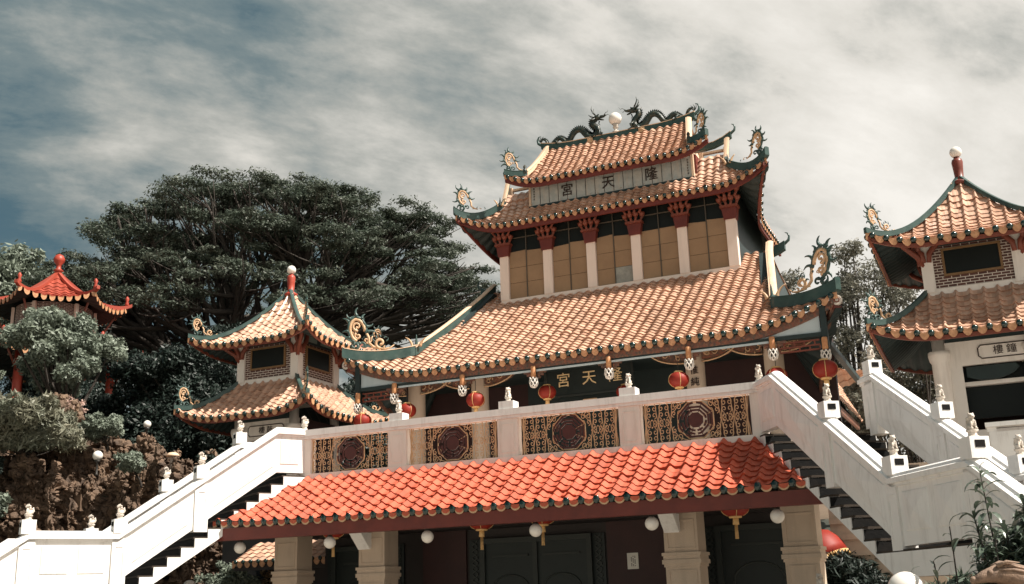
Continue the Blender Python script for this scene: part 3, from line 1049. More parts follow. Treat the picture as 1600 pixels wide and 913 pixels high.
# ---- main roof ----------------------------------------------------
def main_roof():
    xbF = [(0, 5.9), (0.204, 4.47), (0.87, 3.95), (1.0, 3.88)]
    sl = Slope((0, 3.25, 6.60), (1, 0, 0), (0, 1, 0), 5.9, 4.5, 3.05, xbF, 0.9, lift=0.56, liftx=3.6)
    t = MB()
    N = 47
    sl.tiles(t, N, 34, 0.052, 0.032, q=1.0, sub=10, lim=lambda x: np.where(np.abs(x) < 3.2, 0.83, 1.0), seed=1)
    sb = Slope((0, 12.25, 6.60), (-1, 0, 0), (0, -1, 0), 5.9, 4.5, 3.05, xbF, 0.9, lift=0.56, liftx=3.6)
    sb.tiles(t, N, 20, 0.05, 0.021, sub=4, seed=2)
    sides = []
    for sx in (1, -1):
        s_ = Slope((sx * 5.9, 7.75, 5.75), (0, sx, 0), (-sx, 0, 0), 4.5, 1.43, 1.41, [(0, 4.5), (1, 3.58)], 0.9, lift=1.41, liftx=2.2, flare=0.80, flarex=1.4, one=-sx)
        s_.tiles(t, 36, 10, 0.05, 0.021, sub=6, seed=4)
        sides.append(s_)
    o = t.build('main_roof', TILE_G, H)
    c, d = MB(), MB()
    sl.eave(c, d, N, 0.05, 0.021, 0.066, 0.72, 0.42)
    c.build('eave_cap_tiles', CAPG, o)
    d.build('drip_tiles', DRIP, o)
    b = MB()
    sl.board(b, 0.07, 0.17, 0.045, 0.10, n=60)
    for s_ in sides:
        s_.board(b, 0.07, 0.15, 0.05, 0.10, n=40)
    b.build('painted_eave_board', FRIEZE, o)
    sf = MB()
    sl.soffit(sf, 0.13, 40, 0.7, 0.05, 8)
    for s_ in sides:
        s_.soffit(sf, 0.13, 30, 1.0, 0.05, 8)
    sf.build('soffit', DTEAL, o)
    # gable walls under the descending ridges
    for sx in (-1, 1):
        g = MB()
        g.prism([(sx * 4.40, 4.2, 7.05), (sx * 4.40, 11.3, 7.05), (sx * 3.86, 8.2, 9.5), (sx * 3.86, 7.3, 9.5)], (-sx * 0.2, 0, 0))
        g.build('gable_wall', DTEAL, o)
    for sx in (-1, 1):
        desc = sl.edge(1.0, 0.204, sx, 14, 0.03)
        ridge_on('descending_ridge', desc, 0.16, 0.20, o)
        hip = sl.edge(0.23, 0.0, sx, 14, 0.02)
        tip = hip[-1]
        dirn = (hip[-1] - hip[-3]).normalized()
        hip.append(tip + dirn * 0.06 + Vector((0, 0, 0.03)))
        ridge_on('hip_ridge', hip, 0.16, 0.24, o, capw=1.1, caph=0.03, top=RIDGE if sx > 0 else CREAM)
        outd = Vector((sx * 0.85, -0.52, 0)).normalized()
        flourish(o, tip + Vector((0, 0, 0.22)) - outd * 0.30, outd, 0.98)
        flame_mb = MB()
        q = sl.pt(sx * 4.42, 0.24, 0.2)
        for k in range(3):
            flame(flame_mb, q + Vector((-sx * 0.10 * (k - 1), 0, 0)), Vector((sx, 0, 0)), Vector((0, 0, 1)), 0, 0, R_(75 + 15 * k), 0.42 - 0.06 * k, R_(-60 + 60 * k), 0.05, k % 2)
        flame_mb.build('ridge_figure', [GOLDP, RIDGE], o)
        # round seal on the corner beam end
        m = MB()
        m.lathe(tip + Vector((-sx * 0.02, 0.07, -0.16)), [(0.001, -0.04), (0.105, -0.04), (0.105, 0.04), (0.085, 0.045), (0.001, 0.03)], 18, 0, False, axis=(0, -1, 0))
        m.tube([tip + Vector((-sx * 0.02 + 0.045 * math.cos(a), 0.03, -0.16 + 0.045 * math.sin(a))) for a in np.linspace(0, 2 * PI, 13)], 0.012, 4, 1)
        m.build('corner_seal', [STONE, BRACKET], o)
        cb = MB()
        cb.sweep([tip + Vector((-sx * 0.02, 0.08, -0.30)), Vector((sx * 4.9, 4.6, 6.35))], 0.18, 0.2, 0)
        cb.build('corner_beam', MAROON, o)
        rp = [Vector((sx * x, 7.75, 9.42 + 0.18 * max(0, (x - 3.5) / 0.7) ** 2)) for x in (3.2, 3.5, 3.8, 4.1, 4.25)]
        ridge_on('main_ridge', rp, 0.18, 0.2, o, capw=1.1, caph=0.03, top=RIDGE)
        horn(o, rp[-1] + Vector((0, 0, 0.14)), (sx, 0, 0), 0.62)
    return o


# ---- upper storey -------------------------------------------------
def upper_storey():
    w = MB()
    w.bx(-3.24, 3.24, 7.02, 10.2, 8.6, 11.3)
    w.build('upper_wall', DTEAL, H)
    s = MB()
    s.bx(-3.26, 3.26, 6.87, 7.0, 8.70, 9.14)
    s.bx(3.245, 3.26, 7.0, 10.2, 8.70, 9.14)
    s.build('window_base_wall', WALLPINK, H)
    PX = (-3.14, -1.86, -0.62, 0.62, 1.86, 3.12)
    for i, x in enumerate(PX):
        p = MB()
        p.bx(x - 0.125, x + 0.125, 6.85, 7.06, 9.14, 10.40)
        po = p.build('pillar', WALLPINK, H)
        c = MB()
        # flared maroon block with two tiers of bracket arms
        c.prism([(x - 0.15, 6.80, 10.36), (x + 0.15, 6.80, 10.36), (x + 0.195, 6.80, 10.66), (x - 0.195, 6.80, 10.66)], (0, 0.26, 0), 0)
        c.bx(x - 0.225, x + 0.225, 6.75, 7.06, 10.661, 10.72, 1)
        for tier, (z, sp) in enumerate(((10.72, 0.135), (10.93, 0.145))):
            for k in range(4):
                ox = (k - 1.5) * sp
                lean = (k - 1.5) * 0.02
                yy = 6.80 - 0.09 * tier - (0.05 if k in (1, 2) else 0.0)
                top = Vector((x + ox + lean, yy, z + 0.12))
                base = Vector((x + ox * 0.80, yy + 0.05, z - 0.02))
                c.tube([base, base.lerp(top, 0.5), top], [0.055, 0.032, 0.045], 8, 1)
                c.lathe(top, [(0.045, -0.02), (0.078, 0.04), (0.082, 0.085), (0.05, 0.09)], 10, 1)
        c.build('capital', [MAROON, BRACKET], po)
    for i in range(5):
        x0, x1 = PX[i] + 0.125, PX[i + 1] - 0.125
        f = MB()
        f.bx(x0, x1, 6.955, 6.99, 9.14, 11.2, 0)
        fo = f.build('window', GLASS, H)
        xm = (x0 + x1) / 2
        rg = random.Random(i)
        for a in range(2):
            for b in range(3):
                z0 = 9.16 + 0.435 * b
                z1 = z0 + 0.425 + (rg.uniform(-0.02, 0.04) if b == 2 else 0)
                q = MB()
                xa, xb_ = (x0 + 0.01, xm - 0.012) if a == 0 else (xm + 0.012, x1 - 0.01)
                dz = rg.uniform(-0.02, 0.02) if b == 2 else 0
                q.prism([(xa, 6.93, z0), (xb_, 6.93, z0), (xb_, 6.93, z1 + dz), (xa, 6.93, z1 - dz)], (0, 0.015, 0))
                q.build('cardboard_sheet', GREYBOARD if (i == 2 and a == 1 and b == 0) else CARD, fo)
        m = MB()
        m.bx(xm - 0.010, xm + 0.010, 6.905, 6.953, 9.14, 11.2)
        m.bx(x0, x1, 6.915, 6.953, 10.86, 10.88)
        m.build('window_bars', MUNTIN, fo)


def upper_roof():
    xbF = [(0, 4.27), (0.62, 3.15), (1.0, 3.12)]
    sl = Slope((0, 6.20, 11.12), (1, 0, 0), (0, 1, 0), 4.27, 1.1, 1.42, xbF, 0.4, lift=0.42, liftx=2.9, flare=0.22, flarex=2.6)
    N = 40
    t = MB()
    sl.tiles(t, N, 11, 0.047, 0.03, sub=10, lim=lambda x: np.where(np.abs(x) < 2.2, 0.72, 0.86), seed=7)
    sides = []
    for sx in (1, -1):
        s_ = Slope((sx * 4.27, 8.55, 10.60), (0, sx, 0), (-sx, 0, 0), 2.35, 1.1, 1.15, [(0, 2.35), (1, 1.65)], 0.9, lift=0.94, liftx=0.45, flare=0.62, flarex=-0.8 + 0.8, one=-sx)
        s_.tiles(t, 20, 10, 0.047, 0.02, sub=6, seed=8)
        sides.append(s_)
    sb = Slope((0, 10.9, 10.62), (-1, 0, 0), (0, -1, 0), 3.65, 1.1, 1.92, [(0, 3.65), (0.62, 3.15), (1.0, 3.12)], 0.4)
    sb.tiles(t, N, 8, 0.047, 0.02, sub=4, seed=9)
    o = t.build('upper_roof', TILE_G, H)
    c, d = MB(), MB()
    sl.eave(c, d, N, 0.047, 0.02, 0.056, 0.72, 0.42)
    for s_ in sides:
        s_.eave(c, d, 20, 0.047, 0.02, 0.056, 0.72, 0.42)
    c.build('eave_cap_tiles', CAPG, o)
    d.build('drip_tiles', DRIP, o)
    b = MB()
    sl.board(b, 0.06, 0.13, 0.055, 0.06, n=50)
    for s_ in sides:
        s_.board(b, 0.06, 0.12, 0.06, 0.06, n=24)
    b.build('eave_board', MAROON, o)
    sf = MB()
    sl.soffit(sf, 0.10, 30, 0.8, 0.04, 6)
    for s_ in sides:
        s_.soffit(sf, 0.10, 22, 1.0, 0.04, 8)
    sb.soffit(sf, 0.10, 30, 0.8, 0.04, 5)
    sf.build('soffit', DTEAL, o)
    for sx in (-1, 1):
        desc = [sl.pt(sx * 3.13, tt, 0.03) for tt in np.linspace(1.0, 0.62, 6)]
        ridge_on('descending_ridge', desc, 0.12, 0.15, o)
        hip = sl.edge(0.66, 0.0, sx, 12, 0.02)
        tip = hip[-1]
        hip.append(tip + (hip[-1] - hip[-3]).normalized() * 0.05 + Vector((0, 0, 0.03)))
        ridge_on('hip_ridge', hip, 0.13, 0.19, o, capw=1.1, caph=0.03, top=RIDGE)
        outd = Vector((sx * 0.87, -0.5, 0)).normalized()
        flourish(o, tip + Vector((0, 0, 0.15)) - outd * 0.22, outd, 0.72, tail=False)
        f = MB()
        q = sl.pt(sx * 3.2, 0.60, 0.12)
        for k in range(3):
            flame(f, q + Vector((-sx * 0.06 * (k - 1), 0, 0)), Vector((sx, 0, 0)), Vector((0, 0, 1)), 0, 0, R_(80 + 12 * k), 0.30, R_(-50 + 50 * k), 0.045, k % 2)
        f.build('ridge_figure', [GOLDP, DRAGON], o)
        # side ridge with a horn, carried on two short posts so the sky shows under it
        zr = 12.56
        rp = [Vector((sx * x, 7.45, zr + 0.25 * max(0, (x - 2.5) / 0.75) ** 2)) for x in (2.2, 2.5, 2.75, 3.0, 3.22)]
        ridge_on('side_ridge', rp, 0.14, 0.15, o, capw=1.1, caph=0.035, top=CREAM)
        horn(o, rp[-1] + Vector((0, 0, 0.10)), (sx, 0, 0), 0.55)
        fr = MB()
        fr.bx(*sorted((sx * 2.36, sx * 2.46)), 7.28, 7.42, 11.95, 12.46)
        fr.bx(*sorted((sx * 3.02, sx * 3.12)), 7.28, 7.42, 11.95, 12.50)
        fr.bx(*sorted((sx * 2.46, sx * 3.02)), 7.30, 7.40, 12.40, 12.46)
        fr.build('gable_frame', CREAM, o)
    return o


def top_roof():
    # sign board storey
    g = MB()
    g.bx(-2.36, 2.36, 6.92, 8.6, 11.2, 12.3, 0)
    g.build('sign_storey_wall', MAROON, H)
    s = MB()
    s.bx(-2.25, 2.25, 6.83, 6.90, 11.66, 12.24, 0)
    for k in range(1, 17):
        x = -2.25 + 4.5 * k / 17
        s.bx(x - 0.006, x + 0.006, 6.822, 6.829, 11.68, 12.22, 1)
    so = s.build('sign_board', [SIGNW, INK], H)
    f = MB()
    f.bx(-2.31, 2.31, 6.80, 6.90, 11.60, 11.658, 0)
    f.bx(-2.31, -2.252, 6.80, 6.90, 11.658, 12.28, 1)
    f.bx(2.252, 2.31, 6.80, 6.90, 11.658, 12.28, 1)
    f.build('sign_frame', [DTEAL, CREAM], so)
    lettering('lettering', [(ch, (x, 6.815, z), (1, 0, 0), (0, 0, 1)) for ch, x, z in (('宮', -1.19, 11.92), ('天', -0.02, 11.92), ('隆', 1.17, 11.92))], INK, so, 0.37, 0.012)
    mk = MB()
    rg = random.Random(5)
    for x, n in ((-2.16, 5), (2.16, 6)):
        for k in range(n):
            z = 12.16 - 0.075 * k
            for j in range(3):
                mk.bx(x - 0.024, x + 0.024 * rg.uniform(0.2, 1), 6.824, 6.829, z - 0.018 * j, z - 0.018 * j + 0.009)
            mk.bx(x - 0.005, x + 0.005, 6.8235, 6.8238, z - 0.04, z + 0.01)
    mk.build('small_brush_marks', INK, so)
    xbF = [(0, 2.83), (0.16, 2.30), (1.0, 2.06)]
    sl = Slope((0, 6.36, 12.22), (1, 0, 0), (0, 1, 0), 2.83, 1.39, 1.40, xbF, 0.78, lift=0.28, liftx=1.8, flare=0.06, flarex=1.6)
    N = 27
    t = MB()
    sl.tiles(t, N, 20, 0.047, 0.03, sub=10, seed=11)
    sb = Slope((0, 9.14, 12.22), (-1, 0, 0), (0, -1, 0), 2.83, 1.39, 1.40, xbF, 0.78, lift=0.28, liftx=1.8, flare=0.06, flarex=1.6)
    sb.tiles(t, N, 10, 0.047, 0.02, sub=4, seed=12)
    o = t.build('top_roof', TILE_G, H)
    c, d = MB(), MB()
    sl.eave(c, d, N, 0.047, 0.02, 0.056, 0.72, 0.42)
    c.build('eave_cap_tiles', CAPG, o)
    d.build('drip_tiles', DRIP, o)
    b = MB()
    sl.board(b, 0.06, 0.12, 0.055, 0.06, n=40)
    b.build('eave_board', MAROON, o)
    sf = MB()
    sl.soffit(sf, 0.09, 24, 0.9, 0.04, 6)
    sb.soffit(sf, 0.09, 24, 0.9, 0.04, 6)
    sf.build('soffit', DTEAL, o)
    for sx in (-1, 1):
        e = MB()
        e.prism([(sx * 2.22, 6.55, 12.30), (sx * 2.22, 8.95, 12.30), (sx * 2.0, 7.8, 13.5), (sx * 2.0, 7.7, 13.5)], (-sx * 0.12, 0, 0))
        e.build('gable_wall', CREAM, o)
    rp = []
    for k in range(25):
        x = -2.24 + 4.48 * k / 24
        rp.append(Vector((x, 7.75, 13.54 + 0.12 * max(0, (abs(x) - 1.2) / 1.0) ** 2)))
    r = ridge_on('main_ridge', rp, 0.16, 0.17, o, capw=1.15, caph=0.04, top=CREAM)
    for sx in (-1, 1):
        horn(o, rp[0 if sx < 0 else -1] + Vector((0, 0, 0.10)), (sx, 0, 0), 0.66)
        desc = sl.edge(1.0, 0.16, sx, 10, 0.02)
        ridge_on('descending_ridge', desc, 0.14, 0.13, o, base=CREAM, top=CREAM)
        hip = sl.edge(0.18, 0.0, sx, 8, 0.02)
        tip = hip[-1]
        ridge_on('hip_ridge', hip, 0.13, 0.15, o, capw=1.1, caph=0.03, top=RIDGE)
        st = MB()
        q = sl.pt(sx * 2.3, 0.17, 0.1)
        st.lathe(q, [(0.05, 0), (0.06, 0.1), (0.035, 0.14), (0.05, 0.2), (0.02, 0.25)], 8)
        st.build('ridge_figure', DRAGON, o)
        outd = Vector((sx * 0.85, -0.53, 0)).normalized()
        flourish(o, tip + Vector((0, 0, 0.12)) - outd * 0.16, outd, 0.66, tail=False)
    for x in (-0.75, 0.75):
        m = MB()
        m.box((x, 7.655, 13.62), (0.16, 0.02, 0.14), 0)
        m.tube([(x - 0.09, 7.65, 13.58), (x, 7.65, 13.66), (x + 0.09, 7.65, 13.58)], 0.02, 5)
        m.build('ridge_medallion', GOLDP, o)


lower_storey()
side_eave()
canopy()
gallery_hall()
main_roof()
upper_storey()
upper_roof()
top_roof()


# ================================================================== BALUSTRADE ON THE GALLERY EDGE
def balustrade():
    B = thing('balustrade', (0, 0, 3.9), 'white front balustrade with gilt ironwork panels and octagon medallions above the orange canopy roof', 'balustrade')
    r = MB()
    r.bx(-4.86, 4.86, -0.06, 0.22, 4.77, 4.90)
    r.bx(-4.83, 4.83, -0.03, 0.19, 4.715, 4.768)
    r.build('handrail', WHITE, B)
    b = MB()
    b.bx(-4.86, 4.86, -0.02, 0.20, 3.85, 3.985)
    b.build('base_curb', OFFW, B)
    for x0, x1 in ((-4.86, -4.60), (-2.74, -2.32), (-0.30, 0.13), (2.17, 2.58), (4.60, 4.86)):
        p = MB()
        p.bx(x0, x1, 0.0, 0.18, 3.985, 4.713)
        if x1 - x0 > 0.3:
            for a in ((x0 + 0.07, x1 - 0.07, 4.60, 4.615), (x0 + 0.07, x1 - 0.07, 4.06, 4.075), (x0 + 0.07, x0 + 0.085, 4.075, 4.60), (x1 - 0.085, x1 - 0.07, 4.075, 4.60)):
                p.bx(a[0], a[1], -0.010, 0.0, a[2], a[3])
        po = p.build('post', OFFW, B)
        if -3 < x0 < 3:
            xm = (x0 + x1) / 2
            q = MB()
            q.bx(xm - 0.155, xm + 0.155, -0.05, 0.21, 4.902, 5.05)
            q.build('post_block', WHITE, po)
    # one gilt panel, then copies of it
    W, Hh = 1.86, 0.73
    m = MB()
    for x in (-W / 2, W / 2):
        m.bx(x - 0.012, x + 0.012, -0.012, 0.012, 0, Hh)
    for z in (0.0, Hh):
        m.bx(-W / 2, W / 2, -0.010, 0.010, z - 0.01, z + 0.01)
    r0 = 0.0075
    cell = 0.232
    n = 8
    def tube2(pts, rad=r0):
        m.tube([(a, 0, c) for a, c in pts], rad, 5)
    def inside(x, z):
        return math.hypot(x, z - Hh / 2) < 0.36
    for i in range(n + 1):
        x = -W / 2 + i * cell
        if abs(x) > 0.40:
            # crossing uprights pinched at mid height
            tube2([(x - 0.045, 0.0), (x - 0.03, Hh * .22), (x, Hh / 2), (x - 0.03, Hh * .78), (x - 0.045, Hh)])
            tube2([(x + 0.045, 0.0), (x + 0.03, Hh * .22), (x, Hh / 2), (x + 0.03, Hh * .78), (x + 0.045, Hh)])
            m.ball((x, 0, Hh / 2), 0.022, 6, 4)
    for i in range(n):
        xc = -W / 2 + (i + 0.5) * cell
        for zc, fl in ((0.07, 1), (0.235, -1), (0.365, 1), (0.365, -1), (0.495, 1), (Hh - 0.07, -1)):
            if inside(xc, zc):
                continue
            for e in (-1, 1):
                s_ = spiral(0, 0, 0.066, 0.012, R_(-90), R_(330), 13)
                tube2([(xc + e * (0.050 + 0.0 * a) + e * a * 0.72, zc + fl * (c + 0.02)) for a, c in s_], 0.0078)
        if not inside(xc, 0.3):
            m.ball((xc, 0, 0.30), 0.016, 6, 4)
            m.ball((xc, 0, 0.43), 0.016, 6, 4)
    for k in range(8):      # octagon hoop and scrolls around it
        a0, a1 = R_(22.5 + 45 * k), R_(67.5 + 45 * k)
        R8 = 0.352
        tube2([(R8 * math.cos(a0), Hh / 2 + R8 * math.sin(a0)), (R8 * math.cos(a1), Hh / 2 + R8 * math.sin(a1))], 0.013)
    for sx in (-1, 1):
        for sz in (-1, 1):
            s_ = spiral(sx * 0.36, Hh / 2 + sz * 0.30, 0.055, 0.015, 0, R_(400), 12)
            tube2(s_)
            tube2([(sx * 0.14, Hh / 2 + sz * 0.355), (sx * 0.3, Hh / 2 + sz * 0.30), (sx * 0.42, Hh / 2 + sz * 0.16)])
    g = MB()
    def bar(rad, a0, a1, w):
        pts = []
        p0 = Vector((rad * math.cos(a0), 0, Hh / 2 + rad * math.sin(a0)))
        p1 = Vector((rad * math.cos(a1), 0, Hh / 2 + rad * math.sin(a1)))
        d = (p1 - p0).normalized()
        nrm = Vector((-d.z, 0, d.x))
        g.prism([p0 + nrm * w / 2 + Vector((0, -0.012, 0)), p1 + nrm * w / 2 + Vector((0, -0.012, 0)), p1 - nrm * w / 2 + Vector((0, -0.012, 0)), p0 - nrm * w / 2 + Vector((0, -0.012, 0))], (0, 0.024, 0), 0)
    tri = [(1, 1, 1), (0, 1, 1), (1, 0, 1), (0, 0, 1), (0, 0, 0), (1, 0, 0), (0, 1, 0), (1, 1, 0)]
    for k in range(8):
        a0, a1 = R_(22.5 + 45 * k), R_(67.5 + 45 * k)
        for j, rad in enumerate((0.315, 0.25, 0.19)):
            if tri[k][j]:
                bar(rad, a0 + 0.015, a1 - 0.015, 0.036)
            else:
                am = (a0 + a1) / 2
                bar(rad, a0 + 0.015, am - 0.1, 0.036)
                bar(rad, am + 0.1, a1 - 0.015, 0.036)
    oc = [(0.145 * math.cos(R_(22.5 + 45 * k)), -0.012, Hh / 2 + 0.145 * math.sin(R_(22.5 + 45 * k))) for k in range(8)]
    g.prism(oc, (0, 0.024, 0), 0)
    for k in range(8):
        a = R_(22.5 + 45 * k)
        g.tube([(0.15 * math.cos(a), 0, Hh / 2 + 0.15 * math.sin(a)), (0.345 * math.cos(a), 0, Hh / 2 + 0.345 * math.sin(a))], 0.008, 4, 1 if k in (0, 7) else 0)
    first = None
    for cx in (-3.67, -1.31, 1.15, 3.59):
        if first is None:
            po = m.build('iron_panel', IRON, B)
            go = g.build('octagon_medallion', [BAGUA, IRON], po, local=True)
            first = (po, go)
        else:
            po = first[0].copy()
            COL.objects.link(po)
            po.parent = B
            go = first[1].copy()
            COL.objects.link(go)
            go.parent = po
        po.location = (cx, 0.08, 3.986 - 3.9)
    lw = MB()  # plain white block added to give the sunlit patch behind the first panel
    lw.bx(-4.5, -3.6, 1.4, 1.6, 3.9, 4.12)
    tag(lw.build('sunlit_patch_block', WHITE), 'low white block added for a sunlit patch behind the leftmost iron panel', 'block')


balustrade()


# ================================================================== STAIRCASES
ANG = R_(33)


def stair(sx, S0, S1, S2, width, shift, label):
    """white flight that splays outward from the gallery, a landing, then a second flight to the ground"""
    a = ANG
    O = Vector((sx * 4.73, 0.02, 0))
    d = Vector((sx * math.sin(a), -math.cos(a), 0))
    n = Vector((sx * math.cos(a), math.sin(a), 0))     # towards the outer balustrade
    T = thing('staircase', (O.x, O.y, 3.9), label, 'staircase')
    ZT, ZL = 3.93, 1.80
    run = S1 - S0
    slope = (ZT - ZL) / run
    S3 = S2 + (ZL + 0.2) / slope

    def fz(s):
        if s <= S0:
            return ZT
        if s <= S1:
            return ZT - (s - S0) * slope
        if s <= S2:
            return ZL
        return ZL - (s - S2) * slope

    def P(s, w, z):
        return O + d * s + n * w + Vector((0, 0, z))
    th = 0.16
    Z = Vector((0, 0, 1))
    # steps: dark treads and risers, white saw-tooth stringers both sides
    st = MB()
    NS = 12
    sg = MB()
    T0, T1 = S0 + shift[0], S1 + shift[1]
    prof = [(0.0, ZT)]
    for k in range(NS):
        s0 = T0 + (T1 - T0) * k / NS
        z0 = ZT - (ZT - ZL) * k / NS
        z1 = ZT - (ZT - ZL) * (k + 1) / NS
        prof += [(s0, z0), (s0, z1)]
    prof += [(S2, ZL)]
    n2 = 11
    for k in range(n2):
        s0 = S2 + (S3 - S2) * k / n2
        z0 = ZL - (ZL + 0.2) * k / n2
        z1 = ZL - (ZL + 0.2) * (k + 1) / n2
        prof += [(s0, z0), (s0, z1)]
    prof += [(S3, -0.2)]
    under = [(S3, -0.45), (S2 + 0.12, ZL - 0.32), (S1 - 0.14, ZL - 0.32), (S0 - 0.1, ZT - 0.40), (0.0, ZT - 0.45)]
    body = [P(s, th + 0.02, z - 0.012) for s, z in prof] + [P(s, th + 0.02, z) for s, z in under]
    sg.prism(body, n * (width - 2 * th - 0.04), 1)
    for w0 in (-0.035, width - th + 0.015):
        sg.prism([P(s, w0, z - 0.005) for s, z in prof] + [P(s, w0, z) for s, z in under], n * (th + 0.02), 0)
    sg.build('stair_slab', [WHITE, STEPD], T)
    for k in range(len(prof) - 1):
        (s0, z0), (s1, z1) = prof[k], prof[k + 1]
        if abs(z0 - z1) < 1e-6 and s1 > s0 + 1e-4:      # tread
            c = P((s0 + s1) / 2 + 0.01, width / 2, z0 + 0.008)
            st.box(c, (s1 - s0 + 0.035, width + 0.055, 0.032), 1, (d, n, Z))
        elif z0 > z1:
            c = P(s0 + 0.008, width / 2, (z0 + z1) / 2)
            st.box(c, (0.022, width + 0.03, abs(z0 - z1) - 0.03), 0, (d, n, Z))
    st.build('steps', [STEPD, TREAD], T)
    # balustrade walls: a slab that follows the flight, a coping, and posts
    Hr = 0.87
    gap = 0.06

    def wall(w, s_start, posts, outer):
        key = [s_start, S0, S1, S2, S3]
        wl = MB()
        top = [P(s, w, fz(s) + Hr) for s in key]
        bot = [P(s, w, fz(s) + gap + (0.03 if S0 < s < S2 else 0.02)) for s in key]
        bot[2] = P(S1 + 0.04, w, fz(S1) + gap)
        wl.prism(top + bot[::-1], n * th)
        # raised mouldings framing each panel, with a shallow pyramid of plaster
        for (s0, s1) in ((s_start + 0.1, S0), (S0, (S0 + S1) / 2 - 0.17), ((S0 + S1) / 2 + 0.17, S1 - 0.16), (S1 + 0.16, (S1 + S2) / 2 - .02), ((S1 + S2) / 2 + .02, S2 - 0.16), (S2 + 0.16, (S2 + S3) / 2)):
            if s1 - s0 < 0.5:
                continue
            for face in (-1, 1):
                off = w - 0.012 if face < 0 else w + th + 0.012
                q = [(s0 + 0.06, fz(s0 + .06) + 0.24), (s1 - 0.06, fz(s1 - .06) + 0.24), (s1 - 0.06, fz(s1 - .06) + Hr - 0.12), (s0 + 0.06, fz(s0 + .06) + Hr - 0.12)]
                e = [P(s, w if face < 0 else w + th, z) for s, z in q]
                i_ = []
                cs, cz = sum(s for s, z in q) / 4, sum(z for s, z in q) / 4
                for s, z in q:
                    i_.append(P(s + (cs - s) * 0.06, off, z + (cz - z) * 0.06))
                apex = P(cs, off + (-0.035 if face < 0 else 0.035), cz)
                vs = e + i_ + [apex]
                fs = []
                for j in range(4):
                    k = (j + 1) % 4
                    fs += [(j, k, 4 + k, 4 + j), (4 + j, 4 + k, 8)]
                if (face < 0) == (sx > 0):
                    fs = [f[::-1] for f in fs]
                wl.add(vs, fs)
        wo = wl.build('balustrade_wall', WHITE, T)
        cp = MB()
        cp.sweep([P(s, w + th / 2, fz(s) + Hr) for s in key], 0.30, 0.15, 0, rnd_top=True)
        cp.sweep([P(s, w + th / 2, fz(s) + Hr - 0.045) for s in key], 0.22, 0.05, 0)
        cp.build('coping', WHITE, wo)
        for s, cube in posts:
            p = MB()
            z0 = fz(s) + (0.0 if S1 - .3 < s < S2 + .3 else -0.06)
            p.box(P(s, w + th / 2, (z0 + fz(s) + Hr) / 2), (0.27, th + 0.06, fz(s) + Hr - z0), 0, (d, n, Z))
            for face in (-1, 1):
                fx = w + th / 2 + face * (th / 2 + 0.034)
                for (da, zz, ww, hh) in ((-0.075, (z0 + fz(s) + Hr) / 2 - 0.05, 0.010, 0.5), (0.0, fz(s) + Hr - 0.16, 0.12, 0.014)):
                    p.box(P(s + da, fx, zz), (ww, 0.012, hh), 0, (d, n, Z))
            zc = fz(s) + Hr + 0.10
            zt = zc + 0.25
            p.box(P(s, w + th / 2, (zc + zt) / 2), (0.245, 0.245, zt - zc), 0, (d, n, Z))
            po = p.build('post', WHITE, wo)
            q = MB()
            q.box(P(s + 0.124, w + th / 2, zt - 0.085), (0.012, 0.125, 0.085), 0, (d, n, Z))
            q.build('plaque', STEPD, po)
            LIONS.append((P(s, w + th / 2, zt + 0.001), d, sx, outer, s))
    LIONS.append((P(0.02, 0.06, 4.93), d, sx, False, 0.0))
    m1 = (S0 + S1) / 2
    wall(0.0, 0.0, [(m1, 1), (S1 - 0.02, 1), (S2 + 0.02, 1)], False)
    wall(width - th, 0.3, [(0.62, 1), (m1 + 0.05, 1), (S1, 1)] + ([(S2, 1)] if False else []), True)
    # supporting wall below the landing, and pier
    pr = MB()
    pr.box(P((S1 + S2) / 2 + 0.2, width / 2, (ZL - 0.32 - 0.2) / 2), ((S2 - S1) * 0.5, width * 0.7, ZL - 0.12), 0, (d, n, Z))
    pr.build('landing_pier', BEIGE, T)
    return T


LIONS = []
stair(1, 0.77, 4.42, 6.28, 1.98, (-0.52, -0.30), 'white staircase to the right of the balustrade, in shade, splaying towards the plants')
stair(-1, 0.63, 3.68, 5.24, 2.45, (-0.14, -0.16), 'sunlit white staircase to the left of the balustrade, running down past the rocky cliff')


